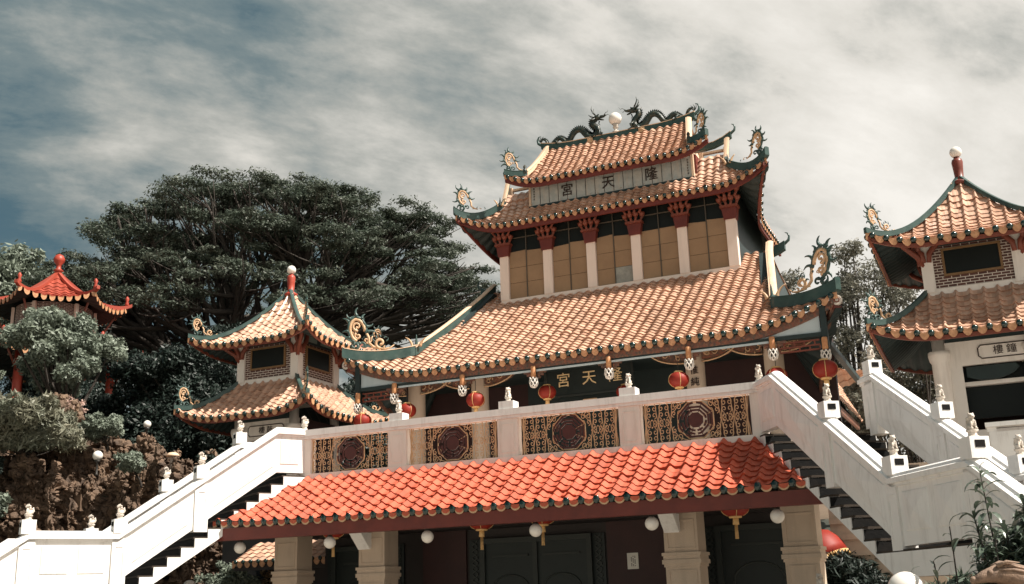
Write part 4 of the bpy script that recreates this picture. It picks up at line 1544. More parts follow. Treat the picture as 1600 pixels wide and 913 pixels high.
# ---- stone lions ---------------------------------------------------
def lion_proto():
    T = thing('guardian_lion', (0, 0, 0), 'x', 'stone lion', 'stone lions on the balustrade posts')
    p = MB()
    p.lathe((0, 0, 0), [(0.115, 0), (0.115, 0.02), (0.085, 0.035), (0.085, 0.10), (0.115, 0.115), (0.12, 0.135), (0.115, 0.145)], 8, 0, False)
    p.build('plinth', STONE, T, local=True)
    m = MB()
    z = 0.145
    E = lambda x, y, h, rx, ry=None, rz=None: m.ball((x, y, z + h), (rx, ry or rx, rz or rx), 10, 7)
    # seated lion facing +x
    E(-0.035, 0, 0.075, 0.075, 0.075, 0.08)          # haunches
    E(0.01, 0, 0.14, 0.062, 0.062, 0.10)             # chest
    E(0.035, 0, 0.255, 0.058, 0.06, 0.055)           # head
    E(0.085, 0, 0.240, 0.034, 0.040, 0.030)          # muzzle
    E(0.080, 0, 0.212, 0.024, 0.030, 0.014)          # jaw
    for e in (-1, 1):
        E(0.065, e * 0.042, 0.10, 0.022, 0.022, 0.085)   # foreleg
        E(0.085, e * 0.045, 0.018, 0.036, 0.026, 0.020)  # paw
        E(0.0, e * 0.07, 0.05, 0.055, 0.028, 0.05)       # thigh
        E(0.035, e * 0.075, 0.018, 0.04, 0.022, 0.018)   # hind paw
        E(0.025, e * 0.048, 0.300, 0.018, 0.014, 0.024)  # ear
        E(0.083, e * 0.024, 0.268, 0.013)                # brow
    for k in range(9):                                # mane curls
        a = R_(-130 + 260 * k / 8) + PI
        E(-0.005 + 0.028 * math.cos(a), 0.068 * math.sin(a), 0.235 + 0.03 * math.cos(a * 0.5), 0.026)
        E(-0.02 + 0.02 * math.cos(a), 0.06 * math.sin(a), 0.19, 0.024)
    m.tube([(-0.09, 0, z + 0.05), (-0.125, 0, z + 0.11), (-0.10, 0, z + 0.18), (-0.12, 0, z + 0.22)], [0.03, 0.034, 0.036, 0.014], 7)
    remesh(m, 0.009, 'statue', STONE, T)
    return T


def place_lions():
    src = lion_proto()
    spots = []
    for (p, d, sx, outer, s) in LIONS:
        spots.append((p, math.atan2(d.y, d.x), sx, outer, s))
    for x in (-2.53, -0.085, 2.375):
        spots.append((Vector((x, 0.08, 5.051)), R_(-90), 0, False, x))
    names = {}
    lab = {
        (1, False, 0): 'stone lion where the right handrail meets the right staircase peak',
        (1, False, 1): 'stone lion on the middle inner right stair post, under a bright red lantern',
        (1, False, 2): 'stone lion on the inner right stair wall at the landing, before dark steps',
        (1, False, 3): 'stone lion at the far end of the right landing, above the leafy foreground plant',
        (1, True, 0): 'stone lion at the top of the outer right stair wall, before the background tree',
        (1, True, 1): 'stone lion on the outer right stair wall beside a round beige pavilion column',
        (1, True, 2): 'stone lion on the outer right stair wall at the picture edge below the pavilion',
        (1, True, 3): 'stone lion low on the outer right stair wall past the picture edge',
        (-1, False, 0): 'stone lion where the left handrail meets the sunlit left staircase',
        (-1, False, 1): 'stone lion on the middle post of the inner left stair wall',
        (-1, False, 2): 'stone lion on the inner left stair wall at the landing, before brown rock',
        (-1, False, 3): 'leftmost stone lion, on the far end of the sunlit left landing',
        (-1, True, 0): 'stone lion at the top of the outer left stair wall, below the left pavilion eave',
        (-1, True, 1): 'stone lion half way down the outer left stair wall, before the cliff',
        (-1, True, 2): 'stone lion of the outer left stair wall peeping over the landing rail',
        (-1, True, 3): 'stone lion low on the outer left stair wall beyond the landing',
        (0, 0): 'stone lion on the balustrade post between the two left iron panels',
        (0, 1): 'stone lion on the middle balustrade post below the left side of the name board',
        (0, 2): 'stone lion on the balustrade post between the two right iron panels',
    }
    cnt = {}
    for i, (p, rz, sx, outer, s) in enumerate(spots):
        if sx == 0:
            k = (0, [-2.53, -0.085, 2.375].index(s))
        else:
            j = cnt.get((sx, outer), 0)
            cnt[(sx, outer)] = j + 1
            k = (sx, outer, j)
        L = lab[k]
        if i == 0:
            src.location, src.rotation_euler, src['label'] = p, (0, 0, rz), L
            src.scale = (0.62, 0.62, 0.62)
        else:
            copy_thing(src, p, rz, L)
    # a lion on a low white post near the hall's right pillar
    pm = MB()
    pm.bx(5.65, 5.95, -2.15, -1.85, -0.2, 1.22)
    pm.bx(5.61, 5.99, -2.19, -1.81, 1.222, 1.30)
    pp = tag(pm.build('low_post', WHITE), 'low white post by the right pillar of the canopy', 'post')
    copy_thing(src, Vector((5.80, -2.0, 1.301)), R_(-100), 'small stone lion on a low post beside the right canopy pillar, lowest in the picture')


place_lions()


# ================================================================== LANTERNS AND LAMPS
def lantern_proto(name, r, h, tassel):
    T = thing(name, (0, 0, 0), 'x', 'lantern')
    m = MB()
    prof = [(r * 0.42, -h * 0.48)] + [(r * math.cos(a) ** 0.75 if math.cos(a) > 0 else 0, h * 0.5 * math.sin(a)) for a in np.linspace(-1.15, 1.15, 13)] + [(r * 0.42, h * 0.48)]
    m.lathe((0, 0, 0), prof, 48, 0, True, None, 24, 0.035)
    m.build('silk_body', PAPERR, T, local=True)
    c = MB()
    for z in (-1, 1):
        c.lathe((0, 0, z * h * 0.5 - 0.02), [(r * 0.42, 0), (r * 0.46, 0.01), (r * 0.46, 0.035), (r * 0.38, 0.045)], 16)
    for k in range(4):
        a = R_(20 + 90 * k)
        c.tube([(1.012 * r * math.cos(t) ** 0.75 * math.cos(a), 1.012 * r * math.cos(t) ** 0.75 * math.sin(a), h * 0.5 * math.sin(t)) for t in np.linspace(-1.15, 1.15, 11)], 0.007, 4)
    c.build('gilt_trim', TASSEL, T, local=True)
    t = MB()
    t.tube([(0, 0, h * 0.5), (0, 0, h * 0.5 + 0.28)], 0.007, 5)
    t.build('hanging_cord', LAMPM, T, local=True)
    t = MB()
    t.lathe((0, 0, -h * 0.5 - 0.13), [(0.055, 0), (0.05, 0.06), (0.05, 0.11)], 8)
    for k in range(8):
        a = 2 * PI * k / 8
        t.tube([(0.02 * math.cos(a), 0.02 * math.sin(a), -h * 0.5 - 0.12), (0.025 * math.cos(a), 0.025 * math.sin(a), -h * 0.5 - 0.12 - tassel)], 0.006, 4)
    t.build('tassel', TASSEL, T, local=True)
    return T


def place_lanterns():
    src = lantern_proto('red_lantern', 0.215, 0.33, 0.06)
    src['group'] = 'red lanterns under the hall eaves'
    spots = [((-5.40, 3.30, 5.60), 'red lantern low behind the handrail at the far left corner of the hall', 1.0),
             ((-4.20, 3.35, 5.74), 'red lantern half hidden by a stone lion, before the left beige column', 1.0),
             ((-2.36, 3.30, 5.80), 'round red lantern hanging before the left inner column', 1.0),
             ((-0.76, 3.75, 5.88), 'dim red lantern in the shade left of the gilt name board', 0.95),
             ((1.02, 4.0, 5.75), 'dim red lantern behind the lion right of the name board', 0.9),
             ((2.46, 3.30, 5.74), 'round red lantern hanging left of the right inner column', 1.0),
             ((4.50, 3.40, 5.62), 'red lantern almost hidden behind the peak of the right stair wall', 1.0),
             ((5.50, 3.28, 5.62), 'bright red lantern hanging in the sun at the right corner of the hall', 1.12)]
    for i, (p, L, s) in enumerate(spots):
        if i == 0:
            src.location, src['label'] = p, L
        else:
            copy_thing(src, p, R_(37 * i), L, s)
    low = lantern_proto('tasselled_lantern', 0.24, 0.34, 0.24)
    low['group'] = 'tasselled lanterns under the canopy'
    for i, (p, L) in enumerate([((4.30, -0.55, 2.74), 'red tasselled lantern under the canopy in the right bay'),
                                ((-0.42, -0.55, 2.78), 'red tasselled lantern tucked behind the canopy beam, left of the middle globe lamp'),
                                ((0.80, -0.55, 2.80), 'red tasselled lantern behind the middle globe lamp'),
                                ((-3.75, -0.40, 2.80), 'red tasselled lantern behind the second globe lamp from the left')]):
        if i == 0:
            low.location, low['label'] = p, L
        else:
            copy_thing(low, p, 0, L)
    g = thing('globe_lamp', (0, 0, 0), 'x', 'globe lamp', 'white globe lamps under the canopy beam')
    b = MB()
    b.ball((0, 0, 0), 0.115, 20, 14)
    b.build('glass_globe', OPAL, g, local=True)
    c = MB()
    c.lathe((0, 0, 0.10), [(0.05, 0), (0.05, 0.03), (0.015, 0.04), (0.012, 0.12)], 12)
    c.build('fitting', LAMPM, g, local=True)
    for i, (x, L) in enumerate([(-5.39, 'white globe lamp at the far left, in front of the small tiled eave'), (-3.30, 'white globe lamp between the two left pillars'),
                                (-1.20, 'white globe lamp just right of the second pillar from the left, before dark wall'), (0.94, 'white globe lamp at the middle of the canopy, over the door'),
                                (3.04, 'white globe lamp left of the third pillar, above the paper notice'), (5.12, 'white globe lamp overlapping the rightmost pillar')]):
        p = (x, -1.20, 2.50)
        if i == 0:
            g.location, g['label'] = p, L
        else:
            copy_thing(g, p, 0, L)
    # ridge lamp between the dragons
    r = thing('ridge_globe_lamp', (0, 7.72, 13.72), 'pale globe lamp on a short stand between the two roof dragons', 'globe lamp')
    b = MB()
    b.ball((0, 7.72, 14.13), 0.185, 20, 14)
    b.build('glass_globe', OPAL, r)
    c = MB()
    c.lathe((0, 7.72, 13.70), [(0.10, 0), (0.10, 0.05), (0.05, 0.08), (0.05, 0.14), (0.085, 0.17), (0.06, 0.22), (0.10, 0.27)], 12)
    c.build('stand', STONE, r)
    # notice on the wall
    n = MB()
    n.bx(1.70, 1.92, 1.425, 1.438, 1.84, 2.14, 0)
    for k in range(3):
        for j in range(9):
            if (j * 7 + k * 3) % 5:
                n.bx(1.775 + 0.035 * k, 1.795 + 0.035 * k, 1.421, 1.424, 2.07 - 0.022 * j, 2.082 - 0.022 * j, 1)
    tag(n.build('paper_notice', [PAPERW, INK]), 'small white paper notice pinned on the maroon wall by the door', 'notice')


place_lanterns()


# ================================================================== DRAGONS ON THE RIDGE
def dragon(x_tail, x_head, y, zb, label, face):
    """green dragon along the ridge; face = +1 looks to +x"""
    T = thing('dragon_statue', ((x_tail + x_head) / 2, y, zb), label, 'dragon statue', 'roof dragons')
    L = abs(x_head - x_tail)
    s = 1 if x_head > x_tail else -1
    ctrl = [(0.00, 0.24, .02), (0.03, 0.32, .03), (0.08, 0.26, .04), (0.10, 0.12, .05), (0.16, 0.05, .06), (0.23, 0.16, .065), (0.29, 0.25, .07), (0.35, 0.18, .075), (0.40, 0.06, .08),
            (0.46, 0.10, .085), (0.52, 0.30, .09), (0.58, 0.40, .095), (0.65, 0.38, .10), (0.71, 0.22, .105), (0.77, 0.08, .11), (0.85, 0.06, .11), (0.905, 0.17, .105), (0.90, 0.33, .10), (0.845, 0.46, .095), (0.835, 0.60, .09), (0.88, 0.68, .085)]
    C_ = [(x_tail + s * L * a, b * 0.86, r * 0.86) for a, b, r in ctrl]
    pts, rad = [], []
    for i in range(len(C_) - 1):      # Catmull-Rom
        p0, p1, p2, p3 = C_[max(0, i - 1)], C_[i], C_[i + 1], C_[min(len(C_) - 1, i + 2)]
        for k in range(4):
            t = k / 4
            q = [0.5 * ((2 * p1[j]) + (-p0[j] + p2[j]) * t + (2 * p0[j] - 5 * p1[j] + 4 * p2[j] - p3[j]) * t * t + (-p0[j] + 3 * p1[j] - 3 * p2[j] + p3[j]) * t ** 3) for j in range(3)]
            pts.append(Vector((q[0], y, zb + q[1])))
            rad.append(q[2])
    m = MB()
    m.tube(pts, rad, 9)
    # back fins
    for i in range(2, len(pts) - 3):
        t = (pts[i + 1] - pts[i - 1]).normalized()
        nrm = Vector((-t.z, 0, t.x)) * s
        b = pts[i] + nrm * rad[i] * 0.9
        m.prism([b - t * 0.035 + Vector((0, -0.012, 0)), b + t * 0.035 + Vector((0, -0.012, 0)), b - t * 0.03 + nrm * rad[i] * 0.85 + Vector((0, -0.012, 0))], (0, 0.024, 0))
    # legs
    for k in (20, 58, 66):
        p = pts[min(k, len(pts) - 6)]
        for e in (-1, 1):
            m.tube([p + Vector((0, e * 0.05, 0)), p + Vector((s * 0.08, e * 0.10, -0.06)), Vector((p.x + s * 0.05, y + e * 0.10, zb + 0.05)), Vector((p.x + s * 0.13, y + e * 0.11, zb + 0.02))], [0.04, 0.035, 0.025, 0.015], 6)
            for c in (-1, 0, 1):
                q = Vector((p.x + s * 0.10, y + e * 0.11, zb + 0.025))
                m.tube([q, q + Vector((s * 0.06, c * 0.03, -0.015))], [0.012, 0.004], 4)
    # tail plume
    for k in range(4):
        flame(m, pts[0], Vector((s, 0, 0)), Vector((0, 0, 1)), 0, 0, R_(70 + 25 * k), 0.22, R_(-90), 0.022, 0)
    m.build('body', DRAGON, T)
    h = MB()
    hp = pts[-1] + Vector((s * 0.05, 0, 0.0))
    f = lambda a, b, c=0.0: hp + Vector((s * a, c, b))
    ax = (Vector((s, 0, 0)), Vector((0, 1, 0)), Vector((0, 0, 1)))
    h.ball(f(0.02, 0.02), (0.11, 0.085, 0.085), 10, 7, 0, ax)
    h.ball(f(0.15, 0.03), (0.11, 0.055, 0.042), 10, 7, 0, ax)
    h.ball(f(0.25, 0.055), (0.032, 0.05, 0.035), 8, 6, 0, ax)
    h.ball(f(0.13, -0.055), (0.10, 0.045, 0.022), 10, 6, 0, (Vector((s * 0.95, 0, -0.3)), Vector((0, 1, 0)), Vector((s * 0.3, 0, 0.95))))
    for e in (-1, 1):
        h.tube([f(-0.02, 0.09, e * 0.05), f(-0.08, 0.17, e * 0.07), f(-0.12, 0.27, e * 0.08), f(-0.10, 0.36, e * 0.09)], [0.025, 0.02, 0.015, 0.005], 6)
        h.tube([f(0.24, 0.05, e * 0.04), f(0.31, 0.10, e * 0.08), f(0.36, 0.07, e * 0.12), f(0.40, 0.12, e * 0.15)], [0.010, 0.009, 0.007, 0.003], 4)
        h.ball(f(0.07, 0.085, e * 0.05), 0.024, 6, 5)
        h.tube([f(-0.03, -0.03, e * 0.07), f(-0.12, -0.06, e * 0.11), f(-0.19, -0.02, e * 0.12)], [0.035, 0.025, 0.005], 5)
        h.tube([f(-0.04, 0.03, e * 0.07), f(-0.14, 0.05, e * 0.10), f(-0.20, 0.11, e * 0.11)], [0.03, 0.02, 0.005], 5)
    h.tube([f(0.08, -0.09), f(0.06, -0.17), f(0.10, -0.22)], [0.02, 0.015, 0.004], 5)
    h.build('head', DRAGON, T)


dragon(-2.26, -0.36, 7.75, 13.70, 'dark green dragon on the left half of the ridge, facing right to the globe', 1)
dragon(2.22, 0.36, 7.75, 13.70, 'dark green dragon on the right half of the ridge, facing left to the globe', -1)


# ================================================================== CORNER PAVILIONS
def pavilion(cx, cy, label, mirror, plaque):
    T = thing('corner_pavilion', (cx, cy, 0), label, 'pavilion')
    hb = 0.93
    ORI = [(Vector((1, 0, 0)), Vector((0, 1, 0))), (Vector((0, 1, 0)), Vector((-1, 0, 0))), (Vector((-1, 0, 0)), Vector((0, -1, 0))), (Vector((0, -1, 0)), Vector((1, 0, 0)))]
    ctr = Vector((cx, cy, 0))

    def roof(name, half, z0, D, Hh, pc, lift, n, courses, top, A, figure):
        t, c, d, b, sf = MB(), MB(), MB(), MB(), MB()
        xb = [(0, half), (1, max(0.02, half - D))]
        sls = []
        for k, (ex, ey) in enumerate(ORI):
            O = ctr - ey * half + Vector((0, 0, z0))
            s_ = Slope(O, ex, ey, half, D, Hh, xb, pc, lift=lift, liftx=half * 0.38, flare=0.10, flarex=half * 0.4)
            s_.tiles(t, n, courses, A, 0.024, q=6.0, sub=14, seed=k + int(z0 * 10))
            s_.eave(c, d, n, A, 0.02, 0.062, 0.72, 0.42)
            s_.board(b, 0.05, 0.08, 0.05, 0.05, n=24)
            s_.soffit(sf, 0.08, 18, 1.0, 0.03, 7)
            sls.append(s_)
        o = t.build(name, TILE_G, T)
        c.build('eave_cap_tiles', CAPG, o)
        d.build('drip_tiles', DRIP, o)
        b.build('eave_board', BRACKET, o)
        sf.build('soffit', DTEAL, o)
        for k, s_ in enumerate(sls):
            hip = s_.edge(1.0, 0.0, 1, 16, 0.02)
            tip = hip[-1]
            ridge_on('hip_ridge', hip, 0.09, 0.10, o, capw=1.05, caph=0.02, top=RIDGE)
            outd = (s_.ex - s_.ey).normalized()
            flourish(o, tip + Vector((0, 0, 0.08)) - outd * 0.22, outd, figure, tail=(name == 'upper_roof' or True))
        return o, sls

    # body, lower storey
    m = MB()
    fy = cy - hb
    m.bx(cx - hb, cx + hb, fy + 0.10, cy + hb, 0.0, 4.2, 0)
    # front wall with a wide opening
    ox0, ox1 = (cx - 0.46, cx + 0.66)
    m.bx(cx - hb, ox0, fy + 0.02, fy + 0.14, 4.2, 5.95, 0)
    m.bx(ox1, cx + hb, fy + 0.02, fy + 0.14, 4.2, 5.95, 0)
    m.bx(ox0, ox1, fy + 0.02, fy + 0.14, 5.47, 5.95, 0)
    m.bx(ox0, ox1, fy + 0.02, fy + 0.14, 3.9, 4.2, 0)
    m.bx(ox0, ox1, fy + 0.16, fy + 0.30, 5.08, 5.16, 0)
    m.bx(ox0, ox1, fy + 0.30, fy + 0.34, 4.45, 5.47, 2)
    m.bx(cx - hb, cx - hb + 0.06, fy + 0.14, cy + hb, 4.2, 5.95, 1)
    m.bx(cx + hb - 0.06, cx + hb, fy + 0.14, cy + hb, 4.2, 5.95, 1)
    m.bx(cx - hb + 0.06, cx + hb - 0.06, cy + hb - 0.06, cy + hb, 4.2, 5.95, 1)
    mo = m.build('lower_wall', [OFFW, DARKRED, GLASS], T)
    aw = MB()
    pts = [(ox0 + 0.06, 0, 5.44)] + [(ox0 + 0.06 + 0.95 * k / 10, 0, 5.36 - 0.20 * math.sin(PI * (0.12 + 0.88 * k / 10)) ** 0.6) for k in range(11)] + [(ox0 + 0.95, 0, 5.44)]
    aw.prism([(a, fy + 0.07, c_) for a, _, c_ in pts], (0, 0.06, 0))
    aw.build('dark_awning', DTEAL, mo)
    up = MB()
    up.bx(cx - 0.72, cx + 0.72, fy - 0.01, fy + 0.10, 5.96, 6.30)
    up.build('lintel', DTEAL, T)
    # plaque with a dark border and two characters
    q = MB()
    px0, px1, pz0, pz1 = cx - 0.14, cx + 0.92 - 0.10, 5.57, 5.83
    if mirror:
        px0, px1 = cx - 0.55, cx + 0.55
    e = 0.05
    poly = [(px0 + e, pz0), (px1 - e, pz0), (px1 - e * .6, pz0 + e * .6), (px1, pz0 + e), (px1, pz1 - e), (px1 - e * .6, pz1 - e * .6), (px1 - e, pz1), (px0 + e, pz1), (px0 + e * .6, pz1 - e * .6), (px0, pz1 - e), (px0, pz0 + e), (px0 + e * .6, pz0 + e * .6)]
    q.prism([(a, fy + 0.002, b) for a, b in poly], (0, 0.017, 0), 0)
    ring = [Vector((a, fy - 0.001, b)) for a, b in poly]
    q.tube(ring + [ring[0]], 0.012, 4, 1)
    po = q.build('plaque', [OFFW, INK], mo)
    pm = (px0 + px1) / 2
    lettering('lettering', [(ch, (pm + dx, fy - 0.002, 5.70), (1, 0, 0), (0, 0, 1)) for ch, dx in ((plaque[0], -0.12), (plaque[1], 0.12))], INK, po, 0.19, 0.008)
    for sx in (-1, 1):
        for sy in (-1, 1):
            c = MB()
            x, y = cx + sx * (hb - 0.08), cy + sy * (hb - 0.02)
            c.lathe((x, y, 0), [(0.16, 0), (0.16, 5.55), (0.19, 5.60), (0.21, 5.70), (0.21, 5.78), (0.12, 5.80), (0.12, 6.4)], 18)
            c.build('round_column', OFFW, T)
    # body, upper storey
    w = MB()
    fb = hb - 0.03
    w.bx(cx - fb, cx + fb, cy - fb, cy - fb + 0.08, 7.0, 8.0, 0)
    w.bx(cx - fb, cx + fb, cy + fb - 0.08, cy + fb, 7.0, 8.0, 0)
    w.bx(cx - fb, cx - fb + 0.08, cy - fb + 0.08, cy + fb - 0.08, 7.0, 8.0, 1)
    w.bx(cx + fb - 0.08, cx + fb, cy - fb + 0.08, cy + fb - 0.08, 7.0, 8.0, 1)
    wo = w.build('brick_wall', [BRICK_X, BRICK_Y], T)
    tr = MB()
    for (a, b) in ((0, 0),):
        tr.bx(cx - hb, cx + hb, cy - hb, cy + hb, 6.55, 7.06, 0)
    tr.build('base_band', OFFW, T)
    for sx in (-1, 1):
        for sy in (-1, 1):
            c = MB()
            x, y = cx + sx * (hb - 0.09), cy + sy * (hb - 0.09)
            c.bx(x - 0.115, x + 0.115, y - 0.115, y + 0.115, 7.0, 8.30)
            co = c.build('corner_post', OFFW, T)
            b = MB()
            for ax_ in (Vector((1, 0, 0)), Vector((0, 1, 0))):
                dirs = (1, -1)
                for e in dirs:
                    o_ = Vector((x, y, 7.0)) + (Vector((0, sy * 0.14, 0)) if ax_.x else Vector((sx * 0.14, 0, 0)))
                    pp = [o_ + ax_ * e * 0.05 + Vector((0, 0, 0.62)), o_ + ax_ * e * 0.07 + Vector((0, 0, 0.80)), o_ + ax_ * e * 0.20 + Vector((0, 0, 0.95)), o_ + ax_ * e * 0.25 + Vector((0, 0, 1.12)), o_ + ax_ * e * 0.16 + Vector((0, 0, 1.28))]
                    b.tube(pp, [0.05, 0.062, 0.06, 0.055, 0.04], 6)
            outv = Vector((sx, sy, 0)).normalized()
            o_ = Vector((x, y, 7.0)) + outv * 0.1
            b.tube([o_ + Vector((0, 0, 0.55)), o_ + outv * 0.12 + Vector((0, 0, 0.75)), o_ + outv * 0.45 + Vector((0, 0, 0.95)), o_ + outv * 0.7 + Vector((0, 0, 1.22))], [0.05, 0.06, 0.055, 0.04], 6)
            b.build('bracket_arms', BRACKET, co)
    for k, (ex, ey) in enumerate(ORI):
        f = MB()
        c = ctr - ey * (hb - 0.015)
        # window: ochre frame and dark pane
        for (a0, a1, z0, z1) in ((-0.55, 0.55, 7.83, 7.875), (-0.55, 0.55, 7.30, 7.345), (-0.55, -0.505, 7.345, 7.83), (0.505, 0.55, 7.345, 7.83)):
            f.box(c + ex * (a0 + a1) / 2 + Vector((0, 0, (z0 + z1) / 2)), (a1 - a0, 0.06, z1 - z0), 0, (ex, ey, Vector((0, 0, 1))))
        fo = f.build('window_frame', WOODF, wo)
        g = MB()
        g.box(c + ey * 0.005 + Vector((0, 0, 7.587)), (1.01, 0.03, 0.485), 0, (ex, ey, Vector((0, 0, 1))))
        g.build('window_pane', GLASS, wo)
        z = MB()
        z.box(c + ey * 0.02 + Vector((0, 0, 8.09)), (1.56, 0.07, 0.30), 0, (ex, ey, Vector((0, 0, 1))))
        for e in (-1, 1):
            z.box(c + ex * e * 0.375 + ey * -0.018 + Vector((0, 0, 8.08)), (0.58, 0.01, 0.17), 1, (ex, ey, Vector((0, 0, 1))))
        z.build('frieze_panel', [DTEAL, GREENGREY], T)
    roof('lower_roof', 2.04, 5.96, 1.13, 1.0, 0.72, 0.30, 16, 9, False, 0.058, 0.60)
    o, _ = roof('upper_roof', 1.86, 7.87, 1.84, 1.69, 0.34, 0.27, 15, 13, True, 0.058, 0.55)
    fn = MB()
    zt = 9.46
    fn.lathe((cx, cy, zt), [(0.17, 0), (0.19, 0.06), (0.13, 0.10), (0.085, 0.13), (0.10, 0.35), (0.115, 0.52), (0.10, 0.58), (0.06, 0.60), (0.06, 0.66)], 14)
    for k in range(4):
        a = R_(45 + 90 * k)
        ed = Vector((math.cos(a), math.sin(a), 0))
        for j in range(3):
            flame(fn, Vector((cx, cy, zt)) + ed * (0.16 + 0.11 * j) - Vector((0, 0, 0.02 + 0.17 * j)), ed, Vector((0, 0, 1)), 0, 0, R_(70), 0.16, R_(-170), 0.025, 1)
    fo = fn.build('finial_post', [REDPOST if mirror else FINIAL_SHADED, GOLDP], o)  # right finial gets the red with shade in its colour
    b = MB()
    b.ball((cx, cy, zt + 0.75), 0.125, 16, 12)
    b.build('finial_ball', OPAL, fo)
    return T


pavilion(8.50, 4.58, 'two-storey brick pavilion with tiled roofs at the right edge, standing behind the right staircase', False, '樓鐘')
pavilion(-8.50, 4.58, 'two-storey brick pavilion with tiled roofs left of the hall, before the huge dark tree', True, '樓鼓')


def terrace_parapet():
    m = MB()
    m.bx(8.35, 11.5, 2.35, 2.5, 2.4, 3.98, 0)
    m.bx(8.30, 11.5, 2.30, 2.55, 4.07, 4.15, 0)
    for x in (8.40, 9.7, 11.0):
        m.bx(x - 0.08, x + 0.08, 2.36, 2.49, 3.981, 4.069, 0)
    tag(m.build('terrace_parapet', WHITE), 'pale parapet with an open rail before the right pavilion doorway', 'parapet')


terrace_parapet()


# ================================================================== FAR RED PAVILION
def red_pavilion(cx, cy, zb):
    T = thing('red_hillside_pavilion', (cx, cy, zb), 'small red-roofed hexagonal pavilion with red columns on the hillside at the far left', 'pavilion')
    ctr = Vector((cx, cy, 0))

    def hexroof(name, Rr, z0, top_frac, Hh, pc, lift):
        t, c, d, sf = MB(), MB(), MB(), MB()
        ap = Rr * math.cos(PI / 6)
        half = Rr / 2
        D = ap * top_frac
        sls = []
        for k in range(6):
            a = R_(-42 + 60 * k)
            out = Vector((math.cos(a), math.sin(a), 0))
            ey = -out
            ex = Vector((ey.y, -ey.x, 0))
            O = ctr + out * ap + Vector((0, 0, z0))
            s_ = Slope(O, ex, ey, half, D, Hh, [(0, half), (1, max(0.03, half * (1 - top_frac)))], pc, lift=lift, liftx=half * 0.1, flare=0.12, flarex=0.1)
            s_.tiles(t, 9, 9, 0.06, 0.03, q=1.3, sub=6, seed=k)
            s_.eave(c, d, 9, 0.06, 0.03, 0.06, 0.7, 0.42)
            s_.soffit(sf, 0.10, 8, 1.0, 0.03, 5)
            sls.append(s_)
        o = t.build(name, TILE_D, T)
        d.build('drip_tiles', DRIP, o)
        sf.build('soffit', DTEAL, o)
        for s_ in sls:
            hip = s_.edge(1.0, 0.0, 1, 12, 0.03)
            hip.append(hip[-1] + (hip[-1] - hip[-2]) * 0.8 + Vector((0, 0, 0.06)))
            ridge_on('hip_ridge', hip, 0.14, 0.14, o, cap=False, base=TILE_D)
            k = MB()
            k.lathe(hip[-2] + Vector((0, 0, 0.12)), [(0.07, 0), (0.09, 0.1), (0.05, 0.22), (0.09, 0.34), (0.02, 0.45)], 8)
            k.build('ridge_knob', REDPOST, o)
        return o
    o = hexroof('upper_roof', 2.85, zb + 5.35, 0.98, 1.6, 0.35, 0.30)
    f = MB()
    f.lathe((cx, cy, zb + 6.85), [(0.16, 0), (0.14, 0.25), (0.22, 0.30), (0.10, 0.40), (0.10, 0.55), (0.22, 0.70), (0.24, 0.82), (0.16, 0.98), (0.03, 1.05)], 12)
    f.build('finial', REDPOST, o)
    hexroof('lower_roof', 3.6, zb + 2.95, 0.52, 0.75, 0.6, 0.35)
    b = MB()
    b.lathe((cx, cy, zb + 3.3), [(1.50, 0), (1.50, 2.1)], 36, 0, False)
    b.build('brick_drum', BRICK_Y, T)
    for k in range(6):
        a = R_(-42 + 30 + 60 * k)
        p = MB()
        p.lathe((cx + 2.35 * math.cos(a), cy + 2.35 * math.sin(a), zb - 1.5), [(0.17, 0), (0.17, 4.7)], 12)
        p.build('red_column', REDPOST, T)
        q = MB()
        for j in range(2):
            q.tube([(cx + (1.6 if j else 2.35) * math.cos(a), cy + (1.6 if j else 2.35) * math.sin(a), zb + (3.9 if j else 2.2)),
                    (cx + (2.0 if j else 2.8) * math.cos(a), cy + (2.0 if j else 2.8) * math.sin(a), zb + (4.6 if j else 2.7)),
                    (cx + (2.4 if j else 3.2) * math.cos(a), cy + (2.4 if j else 3.2) * math.sin(a), zb + (5.3 if j else 3.1))], 0.05, 6)
        q.build('bracket_arm', BRACKET, T)
        w = MB()
        w.box((cx + 1.60 * math.cos(a), cy + 1.60 * math.sin(a), zb + 4.4), (0.12, 0.14, 2.0), 0, (Vector((math.cos(a), math.sin(a), 0)), Vector((-math.sin(a), math.cos(a), 0)), Vector((0, 0, 1))))
        w.build('corner_post', WALLPINK, T)
    bs = MB()
    bs.lathe((cx, cy, zb - 2.0), [(3.2, 0), (3.2, 1.7), (3.0, 1.75), (3.0, 1.9)], 6, 0, False)
    bs.build('stone_base', CLIFFM, T)


red_pavilion(-27.0, 13.6, 8.25)


